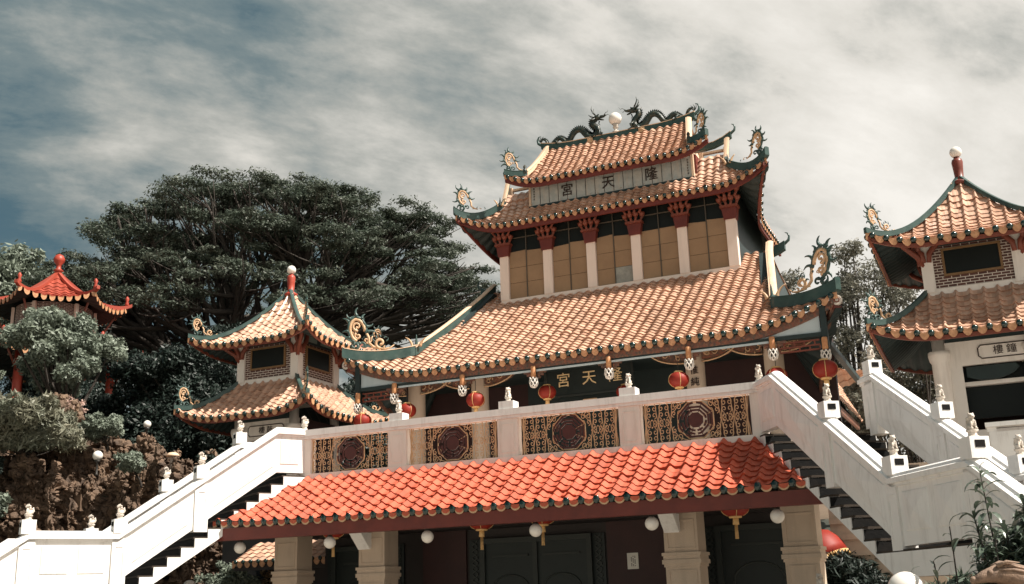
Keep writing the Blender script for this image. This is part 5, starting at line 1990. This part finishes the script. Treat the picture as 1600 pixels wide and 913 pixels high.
# ================================================================== VEGETATION
def leaf_mesh(name, parts, m, parent=None, seed=0, lance=False):
    """parts: list of (centre, (rx,ry,rz), count, leaf size, up_bias, shell).  One mesh of many small leaf faces"""
    rng = np.random.default_rng(seed)
    VV, R4 = [], []
    for (c, r, cnt, size, up, shell) in parts:
        d = rng.normal(size=(cnt, 3))
        d /= np.linalg.norm(d, axis=1, keepdims=True)
        rad = (shell + (1 - shell) * rng.random((cnt, 1))) ** 0.7
        # ragged outline
        rag = 1 + 0.22 * np.sin(d[:, :1] * 7 + c[0]) * np.cos(d[:, 1:2] * 6 + c[1])
        P = np.array(c) + d * rad * rag * np.array(r)
        n = d * 0.6 + rng.normal(size=(cnt, 3)) * 0.7
        n[:, 2] += up
        n /= np.linalg.norm(n, axis=1, keepdims=True)
        a = np.cross(n, rng.normal(size=(cnt, 3)))
        a /= np.linalg.norm(a, axis=1, keepdims=True)
        b = np.cross(n, a)
        s = size * (0.6 + 0.8 * rng.random((cnt, 1)))
        w = 0.20 if lance else 0.42
        V = np.stack([P - a * s, P + b * s * w - n * s * 0.1, P + a * s, P - b * s * w - n * s * 0.1], 1)
        VV.append(V)
        R4.append(np.clip(0.5 + 0.22 * rng.normal(size=cnt), 0, 1))
    V = np.concatenate(VV).reshape(-1, 3)
    nf = len(V) // 4
    me = bpy.data.meshes.new(name)
    me.vertices.add(len(V))
    me.vertices.foreach_set('co', V.ravel())
    me.loops.add(nf * 4)
    me.loops.foreach_set('vertex_index', np.arange(nf * 4))
    me.polygons.add(nf)
    me.polygons.foreach_set('loop_start', np.arange(nf) * 4)
    me.polygons.foreach_set('loop_total', np.full(nf, 4))
    at = me.attributes.new('rnd', 'FLOAT', 'FACE')
    at.data.foreach_set('value', np.concatenate(R4))
    me.materials.append(m)
    me.update(calc_edges=True)
    o = bpy.data.objects.new(name, me)
    COL.objects.link(o)
    if parent is not None:
        o.parent = parent
        o.location = -parent.location
    return o


def bez(p0, p1, p2, n):
    return [p0 * (1 - t) ** 2 + p1 * 2 * t * (1 - t) + p2 * t * t for t in np.linspace(0, 1, n)]


def rain_tree():
    base = Vector((-28.5, 26.5, hill_z(-28.5, 26.5) - 0.3))
    T = thing('rain_tree', base, 'huge spreading dark tree with an umbrella crown and bare forking limbs behind the left pavilion', 'tree')
    rg = random.Random(11)
    cz = 22.8
    R = 12.5
    ctr = Vector((-26.6, 27.1, 0))
    view = Vector((math.cos(R_(23.9)), math.sin(R_(23.9)), 0))    # across the view
    deep = Vector((-view.y, view.x, 0))
    clumps = []
    # stacked tiers of flat leaf pads, open between them
    for tier, (n, drop, rmin, rmax, fall) in enumerate(((60, 0.0, 0.0, 0.70, 3.4), (66, 2.0, 0.30, 0.86, 3.6), (74, 3.7, 0.50, 1.0, 3.4), (40, 5.4, 0.70, 1.08, 2.4), (10, 7.2, 0.8, 1.10, 1.2))):
        for i in range(n):
            rr = math.sqrt(rg.uniform(rmin ** 2, rmax ** 2))
            an = rg.uniform(0, 2 * PI)
            u, w = rr * math.cos(an), rr * math.sin(an)
            x = ctr + view * (u * R * 1.06) + deep * (w * R * 0.62)
            lob = 0.55 * math.sin(an * 3 + tier) + 0.35 * math.sin(an * 7)
            z = cz - drop * 0.9 - fall * rr ** 2.2 + lob * 0.5 + rg.uniform(-0.35, 0.35)
            clumps.append((Vector((x.x, x.y, z)), rg.uniform(0.7, 1.25), tier))
    parts = []
    for c, s, tier in clumps:
        k = (520, 520, 480, 360, 240)[tier]
        for j in range(5):
            q = c + Vector((rg.uniform(-1.5, 1.5) * s, rg.uniform(-1.5, 1.5) * s, rg.uniform(-0.22, 0.28)))
            f = rg.uniform(0.55, 1.05)
            parts.append(((q.x, q.y, q.z), (0.92 * s * f, 0.92 * s * f, 0.20 * s), int(k * s * 0.55 * f), 0.092, 1.1, 0.1))
    leaf_mesh('crown', parts, LEAF_D, T, 3)
    # trunk and limbs
    tr = MB()
    fork = base + Vector((0.6, 0.2, 4.2))
    tr.tube([base, base + Vector((0.1, 0, 1.3)), base + Vector((0.4, 0.1, 2.9)), fork], [1.25, 0.95, 0.8, 0.75], 10)
    tr.build('trunk', BARK, T)
    lm = MB()
    mains = []
    for k in range(12):
        an = 2 * PI * k / 12 + rg.uniform(-0.2, 0.2)
        rr = R * rg.uniform(0.34, 0.60)
        e = ctr + view * (rr * 1.05 * math.cos(an)) + deep * (rr * 0.62 * math.sin(an))
        e = Vector((e.x, e.y, cz - 5.6 + rg.uniform(-1.2, 0.8)))
        mid = fork.lerp(e, 0.5) + Vector((rg.uniform(-.8, .8), rg.uniform(-.8, .8), -0.9))
        p = bez(fork - Vector((0, 0, rg.uniform(0, 1.2))), mid, e, 9)
        lm.tube(p, [0.34 - 0.021 * i for i in range(9)], 7)
        mains.append((e, p))
    for c, s, tier in clumps:
        e, p = min(mains, key=lambda q: (q[0] - c).length)
        st = p[rg.choice((4, 5, 6, 7, 8))]
        end = c - Vector((0, 0, 0.15))
        mid = st.lerp(end, 0.55) + Vector((rg.uniform(-.9, .9), rg.uniform(-.9, .9), rg.uniform(-1.0, 0.1)))
        q = bez(st, mid, end, 8)
        lm.tube(q, [0.17 - 0.018 * i for i in range(8)], 5)
        for j in range(4):
            t0 = q[rg.choice((3, 4, 5, 6))]
            t1 = end + Vector((rg.uniform(-1.7, 1.7), rg.uniform(-1.7, 1.7), rg.uniform(-0.3, 0.3))) * s
            lm.tube(bez(t0, t0.lerp(t1, 0.5) + Vector((rg.uniform(-.3, .3), rg.uniform(-.3, .3), -0.25)), t1, 5), [0.06, 0.05, 0.04, 0.03, 0.015], 4)
    lm.build('limbs', BARK, T)


def tree(name, base, crown, m, label, seed, trunk_r=0.14, leaf=0.1, n=22, per=700, squash=0.75, cat='tree', up=0.5, shell=0.3, group=None, lance=False, psize=0.42):
    """base point, crown = (centre, (rx,ry,rz)); the crown is a cloud of leaf clumps on limbs"""
    rg = random.Random(seed)
    base = Vector(base)
    T = thing(name, base, label, cat, group)
    c, r = Vector(crown[0]), crown[1]
    parts, tips = [], []
    for i in range(n):
        d = Vector((rg.gauss(0, 1), rg.gauss(0, 1), rg.gauss(0, 1))).normalized()
        k = rg.uniform(0.35, 0.95)
        p = c + Vector((d.x * r[0] * k, d.y * r[1] * k, d.z * r[2] * k))
        s = rg.uniform(0.75, 1.25) * psize * min(r)
        parts.append(((p.x, p.y, p.z), (s, s, s * squash), int(per * rg.uniform(0.7, 1.3)), leaf, up, shell))
        tips.append(p)
        for j in range(2):
            q = p + Vector((rg.uniform(-1, 1), rg.uniform(-1, 1), rg.uniform(-.6, .8))) * s
            parts.append(((q.x, q.y, q.z), (s * .5, s * .5, s * .42), int(per * .25), leaf, up, shell))
    leaf_mesh('crown', parts, m, T, seed, lance)
    tr = MB()
    fk = base.lerp(c, 0.55)
    tr.tube(bez(base, base.lerp(fk, 0.5) + Vector((rg.uniform(-.2, .2), rg.uniform(-.2, .2), 0)), fk, 7), [trunk_r * (1.25 - 0.1 * i) for i in range(7)], 8)
    for p in tips:
        st = base.lerp(fk, rg.uniform(0.6, 1.0))
        tr.tube(bez(st, st.lerp(p, 0.5) + Vector((rg.uniform(-.2, .2), rg.uniform(-.2, .2), -0.1)) * min(r), p, 6), [trunk_r * (0.5 - 0.075 * i) for i in range(6)], 5)
    tr.build('trunk', BARK, T)
    return T


rain_tree()
tree('leafy_tree', (-19.0, 7.4, 5.5), ((-19.5, 6.85, 9.55), (2.05, 1.95, 1.35)), LEAF_G, 'bright grey-green leafy tree in front of the red hillside pavilion', 21, 0.16, 0.075, 46, 950, 0.7, psize=0.34)
tree('bamboo_shrub', (-17.0, 3.9, 5.2), ((-17.1, 3.8, 6.55), (1.7, 1.4, 0.85)), LEAF_B, 'feathery pale bamboo-like shrub growing on top of the rock cliff', 22, 0.05, 0.13, 30, 620, 0.8, cat='shrub', lance=True, up=0.1, psize=0.5)
tree('glossy_shrub', (-17.1, 1.9, 3.0), ((-17.2, 2.0, 4.5), (0.95, 0.9, 0.95)), LEAF_G, 'leafy shrub at the left picture edge, lower than the cliff top', 23, 0.05, 0.11, 18, 420, 0.8, cat='shrub', psize=0.5)
tree('pale_willowy_tree', (-49.0, 29.5, 12.0), ((-49.0, 29.5, 21.6), (2.6, 2.6, 3.0)), LEAF_G, 'pale hazy tree at the far left edge under the open sky', 24, 0.3, 0.2, 26, 500, 1.0)
tree('blossoming_tree', (3.3, 26.0, 3.0), ((3.6, 25.9, 11.6), (3.3, 3.0, 3.6)), LEAF_P, 'thin grey-green tree behind the hall and the right pavilion', 25, 0.16, 0.075, 52, 300, 0.75, psize=0.20)
tree('umbrella_bonsai', (-19.2, 4.3, 6.2), ((-19.25, 4.3, 8.35), (0.62, 0.6, 0.16)), LEAF_G, 'small flat-topped tree with a bent thin trunk above the bamboo-like shrub', 26, 0.04, 0.055, 14, 380, 0.5, psize=0.9)
tree('round_clipped_shrub', (-8.1, 2.0, 0.2), ((-8.15, 2.05, 1.85), (0.52, 0.50, 0.45)), LEAF_G, 'round clipped pale green shrub under the left staircase', 27, 0.05, 0.045, 24, 420, 0.8, cat='shrub', psize=0.5)
tree('flat_clipped_shrub', (-7.15, 2.7, 0.2), ((-7.2, 2.7, 1.95), (0.72, 0.5, 0.24)), LEAF_O, 'flat-topped rusty shrub beside the left canopy pillar', 28, 0.05, 0.05, 24, 420, 0.6, cat='shrub', psize=0.9)
tree('dark_garden_bush', (5.7, 3.2, 0.0), ((5.75, 2.6, 1.25), (0.85, 0.7, 0.85)), LEAF_K, 'dark green bush below the red parasol, right of the canopy', 29, 0.05, 0.09, 26, 380, 0.8, cat='shrub', lance=True, psize=0.5)
# dark trees that close the view under the great crown
rgd = random.Random(4)
DARK = [((-19.0, 12.5), 8.6, 2.6, 'dark rounded tree between the red pavilion and the left pavilion'),
        ((-15.0, 10.6), 6.6, 2.0, 'dark bushy tree just left of the left pavilion, in deep shade'),
        ((-12.5, 15.5), 7.4, 2.6, 'dark tree directly behind the left pavilion body'),
        ((-23.0, 19.5), 11.0, 2.6, 'dark tree behind the right side of the red pavilion'),
        ((-8.5, 19.0), 7.6, 2.6, 'dark tree showing between the left pavilion and the hall'),
        ((-31.5, 18.5), 12.0, 2.8, 'dark tree standing behind the red hillside pavilion roofs'),
        ((-23.0, 11.6), 8.4, 1.7, 'dark low tree beside the right red column of the hillside pavilion')]
for i, ((x, y), z, r, L) in enumerate(DARK):
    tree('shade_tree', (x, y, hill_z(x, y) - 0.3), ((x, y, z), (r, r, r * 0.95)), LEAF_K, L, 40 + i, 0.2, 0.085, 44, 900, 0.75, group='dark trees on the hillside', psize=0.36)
tree('grey_bush', (6.4, 14.0, 0.0), ((6.6, 14.0, 6.3), (2.4, 1.8, 2.6)), LEAF_P, 'grey-green bush seen in the gap between the hall and the right pavilion', 60, 0.10, 0.07, 40, 420, 0.8, psize=0.26)
tree('low_cliff_shrub', (-16.0, 5.9, 6.0), ((-15.9, 5.6, 6.65), (0.8, 0.55, 0.32)), LEAF_G, 'low spreading shrub on the cliff edge right of the bamboo-like shrub', 61, 0.03, 0.06, 16, 320, 0.6, cat='shrub', psize=0.8)
tree('low_cliff_shrub', (-14.3, 5.6, 4.8), ((-14.3, 5.1, 5.5), (0.55, 0.4, 0.28)), LEAF_G, 'small shrub on the cliff ledge just below the sunlit globe lamp', 63, 0.03, 0.055, 12, 300, 0.6, cat='shrub', psize=0.8)
tree('low_cliff_shrub', (-17.6, 3.2, 4.8), ((-17.6, 2.7, 5.5), (0.9, 0.5, 0.35)), LEAF_K, 'dark shrub spilling over the cliff ledge below the bamboo-like shrub', 64, 0.03, 0.065, 18, 420, 0.6, cat='shrub', psize=0.7)
tree('low_cliff_shrub', (-12.9, 7.6, 4.8), ((-12.9, 7.3, 5.6), (0.7, 0.5, 0.35)), LEAF_K, 'dark shrub at the right end of the cliff behind the mushroom lamp', 65, 0.03, 0.06, 16, 420, 0.6, cat='shrub', psize=0.7)
tree('small_blossom_bush', (-17.9, 6.2, 6.4), ((-17.75, 6.1, 7.35), (0.42, 0.4, 0.42)), BLOSSOM, 'small pink and white flowering bush beside the red column', 62, 0.03, 0.05, 12, 130, 0.8, cat='shrub', psize=0.6)


def undergrowth():
    rg = random.Random(9)
    parts = []
    for i in range(150):
        x = rg.uniform(-28, -9.5)
        y = rg.uniform(7.5, 22)
        z = hill_z(x, y)
        parts.append(((x, y, z + 0.5), (1.3, 1.3, 1.0), 420, 0.09, 0.5, 0.2))
    for i in range(46):
        x, y = rg.uniform(-16.5, -10.0), rg.uniform(6.8, 9.5)
        parts.append(((x, y, hill_z(x, y) + 0.25), (0.7, 0.6, 0.55), 150, 0.11, 0.5, 0.2))
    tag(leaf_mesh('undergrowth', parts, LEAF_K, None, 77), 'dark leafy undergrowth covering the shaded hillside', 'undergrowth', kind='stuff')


undergrowth()


# ================================================================== ROCK CLIFF
def cliff():
    rg = random.Random(31)
    mb = MB()
    # path of the cliff foot from left to right as the camera sees it
    A_, B_ = Vector((-22.5, 0.5, 0)), Vector((-11.6, 8.2, 0))
    dirv = (B_ - A_).normalized()
    inn = Vector((-dirv.y, dirv.x, 0))
    L = (B_ - A_).length

    def rock(c, s, rot, mi=0):
        vs, fs = [], []
        nx = [Vector((rg.gauss(0, 1), rg.gauss(0, 1), rg.gauss(0, 1))).normalized() for _ in range(5)]
        n, m = 7, 5
        for i in range(m + 1):
            th = PI * i / m
            for j in range(n):
                a = 2 * PI * j / n + rot
                p = Vector((math.sin(th) * math.cos(a), math.sin(th) * math.sin(a), math.cos(th)))
                k = 1.0 / max(abs(p.x), abs(p.y), abs(p.z)) ** 0.7
                k *= 1 + rg.uniform(-0.16, 0.16)
                q = p * k
                vs.append(Vector(c) + dirv * q.x * s[0] + inn * q.y * s[1] + Vector((0, 0, q.z * s[2])))
        for i in range(m):
            for j in range(n):
                j2 = (j + 1) % n
                fs.append((i * n + j, (i + 1) * n + j, (i + 1) * n + j2, i * n + j2))
        mb.add(vs, fs, mi, False, rg.uniform(0.1, 0.95))

    def top1(u):     # ledge height of the lower tier along the path
        return 5.25 + 0.25 * math.sin(u * 1.3) - 0.06 * (u - 6) + (0.35 if u > 9.5 else 0)

    def top2(u):
        return 7.4 - max(0, u - 6.6) * 0.42 + 0.2 * math.sin(u * 2.1)
    u = 0.0
    while u < L:
        z = -0.3
        w = rg.uniform(0.12, 0.30)
        while z < top1(u):
            h = rg.uniform(0.2, 0.7)
            c = A_ + dirv * (u + rg.uniform(-.1, .1)) + inn * (0.3 * math.sin(u * 1.7) + rg.uniform(-0.16, 0.16)) + Vector((0, 0, z))
            rock(c, (w * rg.uniform(.7, 1.05), rg.uniform(.3, .6), h * rg.uniform(.75, 1.1)), rg.uniform(0, 1))
            z += h * 1.25
        u += w * 1.25
    u = 3.2
    while u < L + 1:
        z = top1(u) - 0.3
        w = rg.uniform(0.12, 0.30)
        while z < top2(u):
            h = rg.uniform(0.15, 0.5)
            k = (z - top1(u)) / 2.0
            c = A_ + dirv * (u + rg.uniform(-.1, .1)) + inn * (0.9 + 0.35 * math.sin(u * 2.3 + 1) + k * 0.9 + rg.uniform(-0.15, 0.15)) + Vector((0, 0, z))
            rock(c, (w * rg.uniform(.7, 1.1), rg.uniform(.25, .5), h * rg.uniform(.8, 1.2)), rg.uniform(0, 1))
            z += h * 1.2
        u += w * 1.15
    # loose rocks along both ledges
    for i in range(90):
        u = rg.uniform(0, L)
        t2 = rg.random() < 0.5
        c = A_ + dirv * u + inn * (rg.uniform(0.2, 1.0) if not t2 else rg.uniform(1.6, 2.6)) + Vector((0, 0, (top1(u) if not t2 else top2(u)) + rg.uniform(-.1, .12)))
        s = rg.uniform(0.08, 0.24)
        rock(c, (s, s, s * rg.uniform(.6, 1.3)), rg.uniform(0, 1))
    # earth behind the rocks
    back = MB()
    for i in range(60):
        pass
    ck = remesh(mb, 0.045, 'rock_cliff', CLIFFM, None, smooth=False)
    co = np.zeros(len(ck.data.vertices) * 3)
    ck.data.vertices.foreach_get('co', co)
    no = np.zeros(len(ck.data.vertices) * 3)
    ck.data.vertices.foreach_get('normal', no)
    co, no = co.reshape(-1, 3), no.reshape(-1, 3)
    w = np.zeros(len(co))
    rr = np.random.default_rng(5)
    for k in range(20):       # rough broken skin
        f = 3.0 * 1.17 ** k
        d = rr.normal(size=3)
        d /= np.linalg.norm(d)
        w += np.sin(co @ d * f * 2 + rr.uniform(0, 6) + 1.3 * np.sin(co @ rr.normal(size=3) * f * 0.6)) * 0.045 / (f ** 0.8)
    for k in range(9):        # narrow fractures, mostly upright, some level
        d = np.array([0.85, 0.5, 0.12]) if k % 3 else np.array([0.1, 0.1, 1.0])
        d = d + rr.normal(size=3) * 0.22
        ph = co @ d * rr.uniform(4.0, 8.0) + 0.9 * np.sin(co @ rr.normal(size=3) * 2.2) + 0.5 * np.sin(co @ rr.normal(size=3) * 5.0)
        w -= 0.10 * np.exp(-(np.sin(ph) / 0.16) ** 2)
    ck.data.vertices.foreach_set('co', (co + no * w[:, None]).ravel())
    ck.data.update()
    tag(ck, kind='structure')
    e = MB()
    us = np.linspace(-3, L + 2.5, 40)
    rows = []
    for off, zf in ((0.35, lambda u: -0.4), (0.35, lambda u: top1(u) - 0.2), (1.35, lambda u: top1(u) - 0.1), (1.9, lambda u: top2(u) - 0.25), (4.0, lambda u: top2(u) - 0.1), (8.0, lambda u: top2(u) - 0.5)):
        rows.append([tuple(A_ + dirv * u + inn * off + Vector((0, 0, zf(u)))) for u in us])
    V = np.array(rows)
    e.np_grid(V, np.ones((len(rows) - 1, len(us) - 1), bool), 0, False)
    tag(e.build('earth_bank', SOIL), kind='structure')


cliff()


def garden_lamp(p, r, hgt, label):
    T = thing('garden_globe_lamp', (p[0], p[1], p[2] - hgt), label, 'globe lamp')
    b = MB()
    b.ball(p, r, 16, 12)
    b.build('glass_globe', OPAL, T)
    c = MB()
    c.lathe((p[0], p[1], p[2] - hgt), [(0.06, 0), (0.03, 0.05), (0.03, hgt - r - 0.06), (0.07, hgt - r - 0.03), (0.08, hgt - r + 0.02)], 10)
    c.build('lamp_post', LAMPM, T)


garden_lamp((-14.75, 4.30, 5.62), 0.14, 0.55, 'white globe lamp on the sunlit brown rocks of the cliff')
garden_lamp((-15.6, 7.1, 6.95), 0.12, 0.9, 'dim globe lamp in the shade behind the cliff, by the red column')


def mushroom_lamp():
    T = thing('mushroom_garden_lamp', (-13.9, 6.4, 5.3), 'small mushroom-shaped garden lamp near the right end of the cliff', 'garden lamp')
    s = MB()
    s.lathe((-13.9, 6.4, 5.3), [(0.09, 0), (0.08, 0.25), (0.10, 0.42)], 10)
    s.build('stem', STONE, T)
    c = MB()
    c.lathe((-13.9, 6.4, 5.72), [(0.06, 0), (0.20, 0.02), (0.19, 0.07), (0.12, 0.13), (0.02, 0.15)], 14)
    c.build('cap', CREAM, T)


mushroom_lamp()


# ================================================================== RIGHT FOREGROUND
def parasol():
    T = thing('red_parasol', (5.35, 3.0, 0.0), 'tilted red ceremonial parasol with a gold fringe beside the right canopy pillar', 'parasol')
    ax = Vector((-0.42, 0.12, 0.9)).normalized()
    c = Vector((5.20, 2.7, 1.88))
    m = MB()
    m.lathe(c, [(0.46, 0.0), (0.455, 0.14), (0.42, 0.30), (0.33, 0.46), (0.18, 0.56), (0.03, 0.60)], 40, 0, True, ax, 20, 0.03)
    m.build('canopy', PAPERR, T)
    ex = ax.orthogonal().normalized()
    ey = ax.cross(ex)
    f = MB()
    for k in range(64):
        a = 2 * PI * k / 64
        p = c + (ex * math.cos(a) + ey * math.sin(a)) * 0.465
        f.ball(p + Vector((0, 0, -0.02)), 0.026, 6, 4)
        if k % 2:
            f.tube([p, p - ax * 0.09], [0.014, 0.02], 4)
    f.build('fringe', TASSEL, T)
    s = MB()
    s.tube([c - ax * 0.0, c - ax * 1.2, Vector((c.x + 0.5, c.y - 0.15, 0.0))], 0.02, 6)
    s.build('pole', REDPOST, T)


parasol()


def lance_plant(base, stems, seed, label, name='lance_leaf_plant', lf=0.17):
    """broad-leaved sapling: upright stems with rosettes of long drooping pointed leaves"""
    rg = random.Random(seed)
    base = Vector(base)
    T = thing(name, base, label, 'plant')
    st, lv = MB(), MB()
    for (tip, k_whorl, spread) in stems:
        tip = Vector(tip)
        mid = base.lerp(tip, 0.5) + Vector((rg.uniform(-.06, .06), rg.uniform(-.06, .06), 0))
        p = bez(base, mid, tip, 10)
        st.tube(p, [0.014 - 0.0010 * i for i in range(10)], 5)
        for w in range(1):
            nl = 8 * k_whorl
            for j in range(nl):
                t = 1 - 0.36 * (j / nl) * rg.uniform(0.85, 1.1)
                i0 = min(8, int(t * 9.0))
                c = p[i0].lerp(p[i0 + 1], t * 9.0 - i0)
                a = 2.4 * j + rg.uniform(-.5, .5)
                el = rg.uniform(-0.1, 0.9) + (0.5 if j < 4 else 0)
                d = Vector((math.cos(a), math.sin(a), 0))
                L = lf * rg.uniform(0.55, 1.15) * spread
                side = Vector((-math.sin(a), math.cos(a), 0))
                sec = []
                pos = c.copy()
                e = el
                for q in range(6):
                    wdt = L * 0.13 * math.sin(PI * (q + 0.35) / 5.7)
                    nrm = Vector((-d.x * math.sin(e), -d.y * math.sin(e), math.cos(e)))
                    sec.append((pos + side * wdt + nrm * wdt * 0.35, pos.copy(), pos - side * wdt + nrm * wdt * 0.35))
                    pos = pos + (d * math.cos(e) + Vector((0, 0, math.sin(e)))) * (L / 5)
                    e -= rg.uniform(0.18, 0.34)
                vs = [v for s_ in sec for v in s_]
                fs = []
                for q in range(5):
                    o = q * 3
                    fs += [(o, o + 1, o + 4, o + 3), (o + 1, o + 2, o + 5, o + 4)]
                lv.add(vs, fs, 0, True, rg.uniform(0.2, 0.9))
    st.build('stem', BARK, T)
    lv.build('foliage', LEAF_S, T)


_rp = random.Random(5)
lance_plant((8.42, -9.0, 0.0), [((8.30 + _rp.uniform(-.10, .72), -9.0 + _rp.uniform(-.3, .4), _rp.uniform(1.40, 1.95)), 7, 0.95) for _k in range(22)] + [((8.32, -9.0, 2.28), 5, 1.15), ((8.62, -8.9, 2.0), 6, 1.15), ((8.50, -8.7, 1.80), 6, 1.2), ((8.78, -9.0, 1.85), 6, 1.2), ((8.36, -9.2, 1.72), 5, 1.1), ((8.60, -9.3, 1.62), 5, 1.1), ((8.90, -8.8, 2.05), 5, 1.1), ((8.70, -9.25, 1.95), 5, 1.1)],
            51, 'tall leafy sapling with long pointed glossy leaves at the lower right corner')
lance_plant((7.95, -8.9, 0.0), [((8.02, -8.9, 1.84), 1, 1.1), ((7.86, -8.95, 1.56), 1, 0.9), ((7.66, -8.8, 1.48), 1, 0.9)],
            52, 'thin plant with a few drooping dark leaves left of the tall sapling')


tree('lance_leaf_bush', (8.65, -8.75, 0.0), ((8.62, -8.75, 1.42), (0.42, 0.30, 0.30)), LEAF_S, 'dense dark bush of long narrow leaves filling the lower right corner under the sapling', 53, 0.02, 0.075, 26, 170, 0.8, cat='shrub', lance=True, up=0.3, psize=0.5)
tree('lance_leaf_bush', (8.95, -8.9, 0.0), ((8.92, -8.9, 1.72), (0.36, 0.28, 0.36)), LEAF_S, 'sunlit bush of long narrow leaves at the right picture edge beside the sapling', 55, 0.02, 0.08, 24, 120, 0.8, cat='shrub', lance=True, up=0.3, psize=0.5)
tree('lance_leaf_bush', (7.9, -8.3, 0.0), ((7.92, -8.3, 1.22), (0.34, 0.25, 0.18)), LEAF_S, 'low dark leafy bush at the bottom edge between the globe lamp and the beast head', 54, 0.02, 0.07, 20, 150, 0.8, cat='shrub', lance=True, up=0.3, psize=0.6)


def front_globe():
    T = thing('low_globe_lamp', (7.62, -9.0, 0.0), 'large pale globe lamp cut off by the bottom edge, before the stair landing', 'globe lamp')
    b = MB()
    b.ball((7.62, -9.0, 1.33), 0.155, 24, 16)
    b.build('glass_globe', OPAL, T)
    c = MB()
    c.lathe((7.62, -9.0, 0), [(0.06, 0), (0.04, 0.1), (0.04, 1.12), (0.08, 1.16), (0.09, 1.2)], 12)
    c.build('lamp_post', LAMPM, T)


front_globe()


def carved_beast():
    T = thing('carved_beast_head', (8.3, -9.6, 0.9), 'carved brown stone beast head with ribbed scales at the lower right corner', 'carving')
    m = MB()
    ax = Vector((0.93, 0.36, 0.0)).normalized()
    o = Vector((8.18, -9.75, 1.36))
    P = lambda a, b, c=0.0: o + ax * a + Vector((0, 0, b)) + Vector((-ax.y, ax.x, 0)) * c
    pts = [P(-0.02, 0.02), P(0.08, 0.055), P(0.18, 0.075), P(0.28, 0.06), P(0.38, 0.02), P(0.5, -0.06), P(0.62, -0.16)]
    m.tube(pts, [0.02, 0.045, 0.07, 0.085, 0.095, 0.10, 0.10], 14)
    m.tube([P(-0.04, -0.01), P(0.06, -0.03), P(0.18, -0.06), P(0.3, -0.08)], [0.012, 0.028, 0.04, 0.06], 10)
    # raised flowing mane ribs
    for k in range(11):
        a = R_(-70 + 24 * k)
        rib = []
        for i, (pt, r) in enumerate(zip(pts[2:], (0.07, 0.085, 0.095, 0.10, 0.10))):
            aa = a + 0.12 * i
            rib.append(pt + (Vector((-ax.y, ax.x, 0)) * math.sin(aa) + Vector((0, 0, 1)) * math.cos(aa)) * (r + 0.004))
        m.tube(rib, [0.006, 0.011, 0.012, 0.012, 0.008], 5)
    for e in (-1, 1):
        m.ball(P(0.12, 0.085, e * 0.04), 0.024, 8, 6)
        m.tube([P(0.17, 0.13, e * 0.05), P(0.24, 0.16, e * 0.07), P(0.33, 0.15, e * 0.08)], [0.018, 0.015, 0.004], 6)
    m.ball(P(0.0, 0.035), 0.028, 8, 6)
    m.build('head', mat('brown_carved_stone', (0.30, 0.20, 0.14), 0.75, (0.14, 0.095, 0.07), 22, 0.9, 0.4, 70), T)
    b = MB()
    b.lathe(o + Vector((0.25, 0.1, -0.5)), [(0.35, 0), (0.30, 0.2), (0.22, 0.36), (0.12, 0.44)], 10, 0, False)
    b.build('rock_base', CLIFFM, T)


carved_beast()


def left_court_rocks():
    """pale garden rocks by the clipped shrubs"""
    rg = random.Random(8)
    lab = ['pale pitted garden rock under the left staircase, beside the round shrub', 'smaller pale garden rock at the bottom edge under the left staircase']
    for i, (p, s) in enumerate((((-8.3, 1.1, 1.55), 0.30), ((-8.0, 0.7, 1.35), 0.22))):
        m = MB()
        for k in range(7):
            m.ball(Vector(p) + Vector((rg.uniform(-s, s) * .7, rg.uniform(-s, s) * .6, rg.uniform(-s, s))), rg.uniform(0.45, 0.75) * s, 8, 6)
        m.tube([(p[0], p[1], -0.2), (p[0], p[1], p[2])], [s * 1.2, s * .7], 7)
        tag(remesh(m, 0.03, 'garden_rock', STONE, None, smooth=False), lab[i], 'rock', 'pale garden rocks')


left_court_rocks()


# rows of hundreds of small eave-end tiles are kept as one part per roof
for _o in list(COL.objects):
    if _o.name.split('.')[0] in ('eave_cap_tiles', 'drip_tiles'):
        _o['kind'] = 'stuff'
